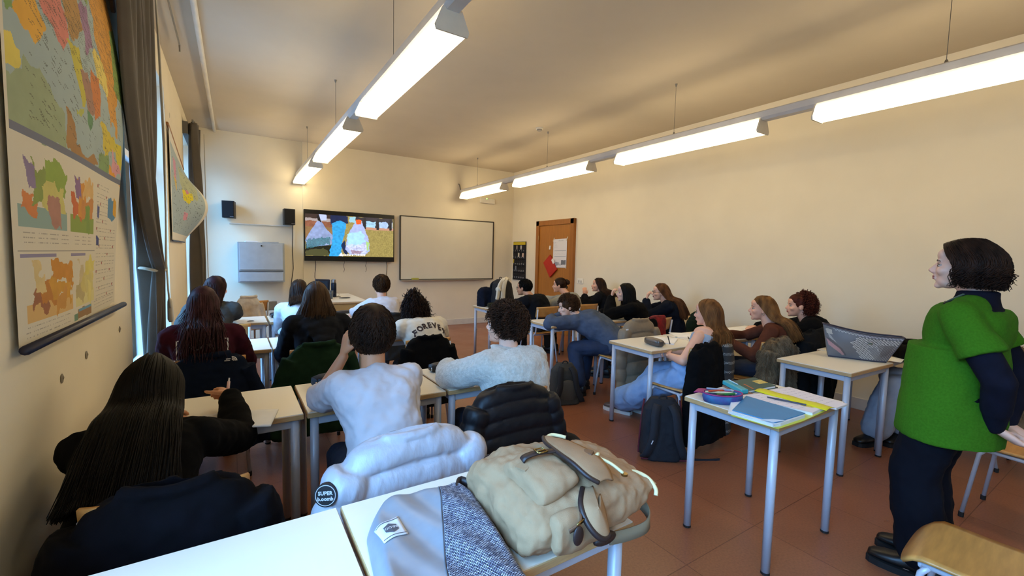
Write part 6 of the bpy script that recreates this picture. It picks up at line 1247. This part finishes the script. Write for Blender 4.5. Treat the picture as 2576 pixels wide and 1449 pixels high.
tag(MB().tube([(2.42, 1.19, .7735), (2.435, 1.135, .7735)], [.003, .0055], 10).tube([(2.435, 1.135, .7735), (2.47, 1.02, .7735)], .0045, 10).obj('pen', mat('pen_clear', '3a3440', .3)), 'clear ballpoint pen with black cap on the handwritten sheet', 'pen')
# tote on d2
t = empty('tote_bag', 'grey checkered tote bag standing open on the desk', 'bag', (4.2, 1.38, .75))
A0, B0, A1, B1 = V((4.06, 1.545, .752)), V((4.205, 1.215, .752)), V((4.0, 1.57, 1.015)), V((4.235, 1.125, .955)); nrm = V((.9, .42, 0)).normalized()
def face_p(u, v, off=0): 
    lo = lerp(A0, B0, u); hi = lerp(A1, B1, u); hi = hi-V((0, 0, .022*math.sin(math.pi*u)))
    p = lerp(hi, lo, v); return p-nrm*(.035*math.sin(math.pi*u)*math.sin(math.pi*min(1, v*.9+.1)))+nrm*off+nrm*.006*math.sin(9*u+5*v)
G_ = mat('tote_grey', '77777a', .55)
R = []
for i in range(15):
    v = i/14; Fp = [face_p(j/16, v) for j in range(17)]; dpt = .10+.07*v if v > .0 else .10; Bp = [face_p(j/16, v)+nrm*(dpt*(.5+.5*math.sin(math.pi*j/16))+.04) for j in range(16, -1, -1)]; R.append(Fp+Bp)
bt = MB(); bt.loft(R, cap=False); bt.add(R[-1], [tuple(range(len(R[-1])))]); bt.obj('bag_wall', G_, t, smooth=True, solid=.004)
cv = Canvas(150, 90, '6c6d70')
for i in range(30):
    for j in range(40):
        x, y = .33+j*.022, .12+i*.035
        if x > .97 or y > .93 or (x < .55 and y > .35+(.55-x)*0+ (x-.33)*2.6) or (x < .42 and y < .4-(x-.33)*2.5): continue
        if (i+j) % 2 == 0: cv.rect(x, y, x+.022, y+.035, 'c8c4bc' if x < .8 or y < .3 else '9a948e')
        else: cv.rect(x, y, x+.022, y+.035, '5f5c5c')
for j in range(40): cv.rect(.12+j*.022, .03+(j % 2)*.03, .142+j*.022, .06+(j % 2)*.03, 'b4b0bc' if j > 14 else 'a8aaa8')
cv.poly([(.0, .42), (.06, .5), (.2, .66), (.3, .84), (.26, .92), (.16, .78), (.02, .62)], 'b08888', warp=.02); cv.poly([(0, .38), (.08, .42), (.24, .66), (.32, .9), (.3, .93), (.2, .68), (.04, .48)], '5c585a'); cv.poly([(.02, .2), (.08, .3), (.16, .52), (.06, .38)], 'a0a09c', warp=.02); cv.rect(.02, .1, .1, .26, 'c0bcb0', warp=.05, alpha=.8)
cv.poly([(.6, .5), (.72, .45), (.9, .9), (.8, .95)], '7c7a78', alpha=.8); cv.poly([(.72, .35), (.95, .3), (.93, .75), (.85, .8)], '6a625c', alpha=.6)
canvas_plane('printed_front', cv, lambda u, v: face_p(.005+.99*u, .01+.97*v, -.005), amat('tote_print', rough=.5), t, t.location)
MB().tube([face_p(q/16, 0) for q in range(17)]+[face_p(1-q/16, 0)+nrm*(.1*(.5+.5*math.sin(math.pi*(1-q/16)))+.04) for q in range(17)]+[face_p(0, 0)], .006, 8).obj('rim_piping', mat('tote_rim', '3c3846', .6), t, smooth=True)
MB().tube([face_p(q/16, 1, -.004)+V((0, 0, .006)) for q in range(17)], .006, 8).obj('base_piping', MATS['tote_rim'], t, smooth=True)
MB().box(face_p(.62, .30, -.012), (.008, .03, .02), rz=.4).obj('metal_clasp', mat('silver', 'c8c8c8', .2, metal=1), t, bevel=.003)
sheets('paper', 'single white sheet under the black sleeve behind the tote bag', (4.42, 1.32), .21, .29, 1, 8)
# d3
pencase('rounded metallic grey pencil case at the aisle end of the second-row desk', (3.10, 2.50), 78, .20, .08, .06, mat('case_grey', '5a5450', .3, metal=.5), mat('case_grey2', '77706a', .3, metal=.5))
sheets('papers', 'small pile of white sheets on the desk before the bare-armed student', (3.36, 2.60), .21, .29, 6, -60); sheets('papers', 'loose white leaflet near the far edge of the second-row desk', (3.78, 2.70), .2, .28, 3, -35); sheets('papers', 'open white exercise book before the curly-haired student', (4.75, 2.62), .42, .28, 4, -5)
tag(MB().tube([(3.10, 2.335, .79), (3.085, 2.35, .86)], .0045, 10).obj('pen', mat('pen_black', '141418', .35)), 'black pen upright in the hand of the bare-armed student', 'pen')
tag(MB().box((3.62, 2.66, .7545), (.03, .018, .008), rz=.5).obj('rubber', mat('rubber_clear', 'c8c8b8', .3), bevel=.002), 'small pale rubber on the second-row desk', 'rubber')
tag(MB().box((3.70, 2.58, .7525), (.12, .012, .003), rz=.7).obj('pencil', mat('pencil_dark', '2a2420', .5)), 'thin dark pencil beside the loose leaflet', 'pencil')
tag(MB().tube([(5.03, 2.68, .7545), (5.10, 2.78, .7545)], .004, 8).obj('pencil', mat('pencil_pale', 'c9b890', .5)), 'pale pencil near the exercise book by the wall', 'pencil')
# front row right
soft_bag('backpack', 'large black and grey backpack on the front-row desk with a white scarf over it', 'backpack', (3.42, 5.58), 200, .42, .26, .40, mat('bag_black_soft', '101116', .8), z=.7515, lean=-.02, straps=MATS['bag_strap_dark'], panel=mat('bag_panel_grey', '4a4a4e', .7))
coat('jacket', 'dark navy jacket heaped beside the big backpack on the front-row desk', 3.17, 5.68, 0, .12, .13, 1.04, .754, cloth('jacket_deep_navy', '10141f', '161b28'), seed=31, sleeves=(0, 0), collar=False, d0=.08, d1=.12)
t = empty('white_scarf', 'creamy white scarf thrown over the big backpack', 'scarf', (3.33, 5.46, .76)); cr = mat('scarf_cream', 'd8cfb8', .95, bump=.5, bscale=200)
ribbon(smoothpts([(3.43, 5.50, 1.165), (3.34, 5.44, 1.155), (3.25, 5.40, 1.06), (3.215, 5.38, .93), (3.20, 5.37, .87)], 20), (.8, .2, .3), .055, .03).obj('scarf_end', cr, t, smooth=True, bevel=.01)
ribbon(smoothpts([(3.46, 5.52, 1.155), (3.37, 5.44, 1.15), (3.32, 5.40, 1.03), (3.30, 5.38, .90), (3.29, 5.37, .80)], 20), (.9, .1, .1), .075, .03).obj('scarf_end', cr, t, smooth=True, bevel=.01)
MB().tube(smoothpts([(3.24, 5.40, 1.02), (3.22, 5.39, 1.01)], 3), .04, 14).obj('scarf_roll', cr, t, smooth=True)
b = MB(); b.tube(smoothpts([(3.07, 5.40, .785), (3.18, 5.42, .792), (3.30, 5.41, .785), (3.36, 5.44, .78)], 12), [.034]*13, 12, flat=.8).tube(smoothpts([(3.12, 5.48, .785), (3.25, 5.47, .80), (3.36, 5.46, .785)], 10), .032, 12); t = empty('folded_jacket', 'folded olive green garment on the front-row desk edge', 'jacket', (3.2, 5.44, .752)); blob(b, 'folds', cloth('olive_cloth', '26271a', '34342a'), t, .007, 2, [(.05, .01)])
sheets('papers', 'white sheets on the desk beside the wavy-haired student', (4.8, 5.45), .3, .21, 3, 5); sheets('papers', 'white sheet under the grey jumper sleeves', (4.05, 5.50), .21, .3, 2, 30)
t = soft_bag('backpack', 'small shiny black bag on the floor in the aisle beyond the fleece wearer', 'bag', (1.98, 3.25), 20, .20, .14, .34, mat('bag_gloss_black', '0c0c10', .3), seed=4, straps=None); MB().box((0, -.075, .22), (.05, .006, .09)).obj('reflective_patch', mat('patch_grey', '7c8484', .4), t, off=(0, 0, 0), bevel=.004)
# prints on clothes
from mathutils.bvhtree import BVHTree
def back_print(d, mb_fn, t0, garment, col, name, off=.004):
    """lay flat lettering on the back of a garment"""
    root = d['body'].parent; g = [c for c in root.children if c.name.split('.')[0] == garment][0]; o = abs_loc(root)
    bv = BVHTree.FromPolygons([v.co+o for v in g.data.vertices], [tuple(p.vertices) for p in g.data.polygons]); pos = d['pos']; ln = d['ln']
    def bend(x, y):
        c = pos(t0); tn = U(pos(t0+.04)-pos(t0-.04)); n = U(tn.cross(ln)); n = -n if n.dot(d['sfw']) > 0 else n
        p = c+ln*x+tn*y+n*.5; h = bv.ray_cast(p, -n); return (h[0]+n*off) if h[0] is not None else c+n*.12+ln*x+tn*y
    return mb_fn(bend).obj(name, col, root)
def forever(bend):
    mb = MB(); 
    for i, ch in enumerate('FOREVER'):
        x0 = (i-3)*.044; y0 = .02-.9*(x0**2)*3; a = -x0*1.4
        q = text_mb(ch, .062, (0, 0, 0), (1, 0, 0), (0, 0, 1), depth=0, bold=.003, bend=lambda x, y: bend(x0+x*math.cos(a)-y*math.sin(a), y0+x*math.sin(a)+y*math.cos(a)*1.25)); mb.add(q.v, q.f)
    return mb
back_print(d6, forever, .62, 'hoodie', mat('print_dark_brown', '2c1a18', .8), 'back_lettering')
back_print(d4, lambda bd: text_mb('adidas', .068, (0, 0, 0), (1, 0, 0), (0, 0, 1), depth=0, bold=.002, bend=lambda x, y: bd(x-.01, y-.03)), .57, 'sweatshirt', WP, 'back_lettering')
def frame_(bd):
    mb = MB()
    for x0, x1, y0, y1 in ((-.135, -.128, -.03, .085), (.128, .135, -.06, .085), (-.13, -.06, .08, .087), (.05, .13, .08, .087), (-.12, .10, -.068, -.061)):
        n = 10; mb.sheet([[bd(lerp(x0, x1, i/2), lerp(y0, y1, j/n)) if y1-y0 > .02 else bd(lerp(x0, x1, j/n), lerp(y0, y1, i/2)) for j in range(n+1)] for i in range(3)])
    mb.sheet([[bd(lerp(-.11, .11, j/16)+.02*(i % 2), .035+.02*math.sin(j*.9)+.008*i) for j in range(17)] for i in range(2)])
    return mb
back_print(d4, frame_, .57, 'sweatshirt', WP, 'back_print')
